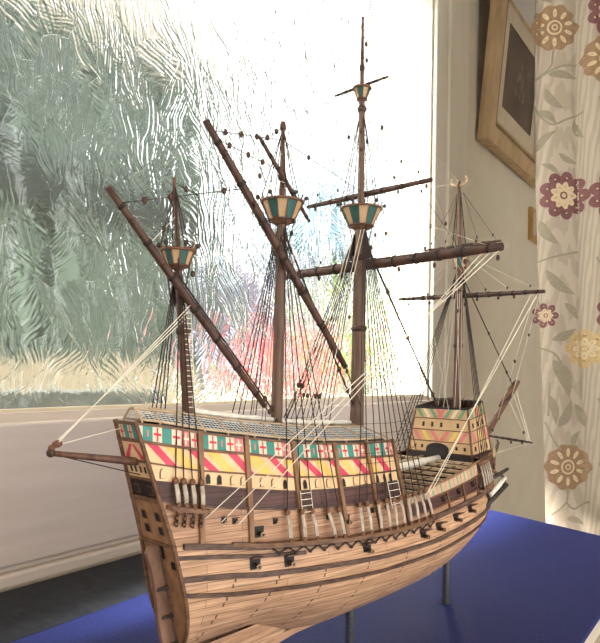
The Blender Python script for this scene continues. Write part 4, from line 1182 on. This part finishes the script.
# ------------------------------------------------------------------ garden seen through the patterned glass
GZ = -3.2
M['grass'] = mat_noise('garden lawn', rgb(150, 164, 120), rgb(176, 186, 146), (8, 8, 8), .9)
st(bx('floor_outside', (-14, 2.35, GZ-.1), (60, 40, GZ), M['grass']))
M['board'] = mat_noise('grey green boards', rgb(60, 71, 68), rgb(98, 112, 106), (5, 5, .8), .8)
M['board_dark'] = mat_noise('dark board gaps', rgb(26, 32, 31), rgb(38, 45, 43), (5, 5, 1), .8)
M['roofing'] = mat_noise('shed roof felt', rgb(120, 116, 110), rgb(150, 146, 140), (8, 8, 8), .9)
shed = empty('garden_shed', W(4.4, 9, GZ), label='grey green boarded shed outside, blurred by the leaf patterned glass', cat='shed')
so = shed.location
def sbx(name, a, b, mat): return bx(name, a, b, mat, shed)
sbx('wall', (-2.5, 8.5, GZ), (8.9, 12, 5.3), M['board_dark'])
mb = MB(); k = -2.4
while k < 8.8:
    a, b = W(k, 8.38, GZ+.3)-so, W(k+.40, 8.5, 5.2)-so; c = (a+b)/2; h = (b-a)/2; mb.box(c, (h.x, h.y, h.z), M['board']); k += .74
mb.build('cladding', shed)
sbx('fascia', (-2.6, 8.25, 2.35), (9.0, 8.5, 2.95), M['board_dark']); sbx('fascia', (-2.6, 8.25, -.3), (9.0, 8.5, .1), M['board_dark'])
mb = MB(); pr = [(-2.8, 5.2), (9.2, 5.2), (7.9, 6.3), (-2.8, 6.9)]
a = [W(x, 8.1, z)-so for x, z in pr]; b = [W(x, 12.2, z)-so for x, z in pr]; mb.box8([a[0], a[1], b[1], b[0], a[3], a[2], b[2], b[3]], M['roofing']); mb.build('roof', shed)
def bush(name, label, x, y, z, r, c1, c2, n=26, flat=.8, seed=1):
    rnd = random.Random(seed); mt = mat_noise(label.split(',')[0], c1, c2, (9, 9, 9), .9, bump=.6)
    root = empty(name, W(x, y, GZ), label=label, cat='shrub'); o = root.location; mb = MB()
    for k in range(n):
        a = rnd.uniform(0, 2*PI); e = rnd.uniform(-1, 1); q = rnd.uniform(.4, .8)*r
        c = W(x, y, z)-o+Vector((q*math.cos(a)*math.sqrt(1-e*e), q*math.sin(a)*.6*math.sqrt(1-e*e), q*e*flat))*S
        mb.ball(c, rnd.uniform(.22, .42)*r*S, mt, 9, (1, 1, .85))
    mb.build('foliage', root)
    mb = MB(); mb.tube([Vector((0, 0, 0)), W(x, y, z)-o], [.05, .03], M['trim'], 7); mb.build('trunk', root)
bush('rose_bush', 'pink flowering bush outside, low behind the mizzen mast', 8.9, 6.6, .15, .95, rgb(186, 84, 96), rgb(214, 124, 128), 24, .8, 2)
bush('lilac_bush', 'pale lilac grey bush outside between the shed and the pink bush', 12.9, 10.6, 1.4, 1.6, rgb(112, 106, 130), rgb(150, 142, 165), 34, .95, 3)
bush('blue_spruce', 'blue grey conifer outside, behind the main mast top', 16.6, 10.5, 4.2, 2.2, rgb(48, 66, 76), rgb(70, 90, 100), 34, .9, 4)
bush('lime_bush', 'bright lime green bush outside near the right window edge', 13.4, 7.6, 1.0, 1.6, rgb(122, 148, 62), rgb(162, 182, 92), 30, 1.0, 5)
bush('hedge_plant', 'low dull green bush outside at the foot of the window', 11.0, 6.4, -.5, 1.0, rgb(80, 92, 74), rgb(104, 116, 94), 26, .5, 6)
st(bx('trim_4', (-3, 2.35, -1.2), (2.2, 2.6, -.085), M['dark_trim']))  # dark block added in place of the outer sill's dark reflection
st(bx('wall_outside', (-6, 5.2, GZ), (5.4, 5.5, .10), mat_noise('grey brown garden wall', rgb(110, 104, 94), rgb(134, 126, 114), (6, 6, 6), .9)))

# ------------------------------------------------------------------ light and camera
sl = bpy.data.lights.new('sun', 'SUN'); sl.energy = SUN; sl.angle = math.radians(9); sl.color = (1, .97, .92)
so_ = bpy.data.objects.new('sun', sl); C.objects.link(so_); so_.location = W(-8, 5, 6)
so_.rotation_euler = Vector((.85, -.25, -.35)).to_track_quat('-Z', 'Y').to_euler()
wd = bpy.data.worlds.new('overcast sky'); bpy.context.scene.world = wd; wd.use_nodes = True
wt = wd.node_tree; bg = wt.nodes['Background']; bg.inputs[0].default_value = (1, .985, .965, 1)
tcw = wt.nodes.new('ShaderNodeTexCoord'); sx = wt.nodes.new('ShaderNodeSeparateXYZ'); wt.links.new(tcw.outputs['Generated'], sx.inputs[0])
mr = wt.nodes.new('ShaderNodeMapRange'); mr.inputs['From Min'].default_value = -.3; mr.inputs['From Max'].default_value = .3
mr.inputs['To Min'].default_value = SKY_ROOM; mr.inputs['To Max'].default_value = SKY_WINDOW
wt.links.new(sx.outputs['Y'], mr.inputs['Value']); wt.links.new(mr.outputs[0], bg.inputs[1])

cam = bpy.data.cameras.new('camera'); co = bpy.data.objects.new('camera', cam); C.objects.link(co)
cam.sensor_fit = 'HORIZONTAL'; cam.sensor_width = 36; cam.lens = 36*650/600
cam.shift_y = 53.5/600; cam.clip_start = .01
co.location = W(0, 0, 0)
d = Vector((.818, .575, 0)).normalized(); r = Vector((d.y, -d.x, 0)); u = Vector((0, 0, 1))
ro = .015
r2 = r*math.cos(ro)+u*math.sin(ro); u2 = u*math.cos(ro)-r*math.sin(ro)
co.rotation_euler = Matrix((r2, u2, -d)).transposed().to_euler()
bpy.context.scene.camera = co
vs = bpy.context.scene.view_settings
vs.view_transform = 'Standard'; vs.look = 'None'; vs.gamma = 1; vs.use_curve_mapping = False; vs.exposure = 0
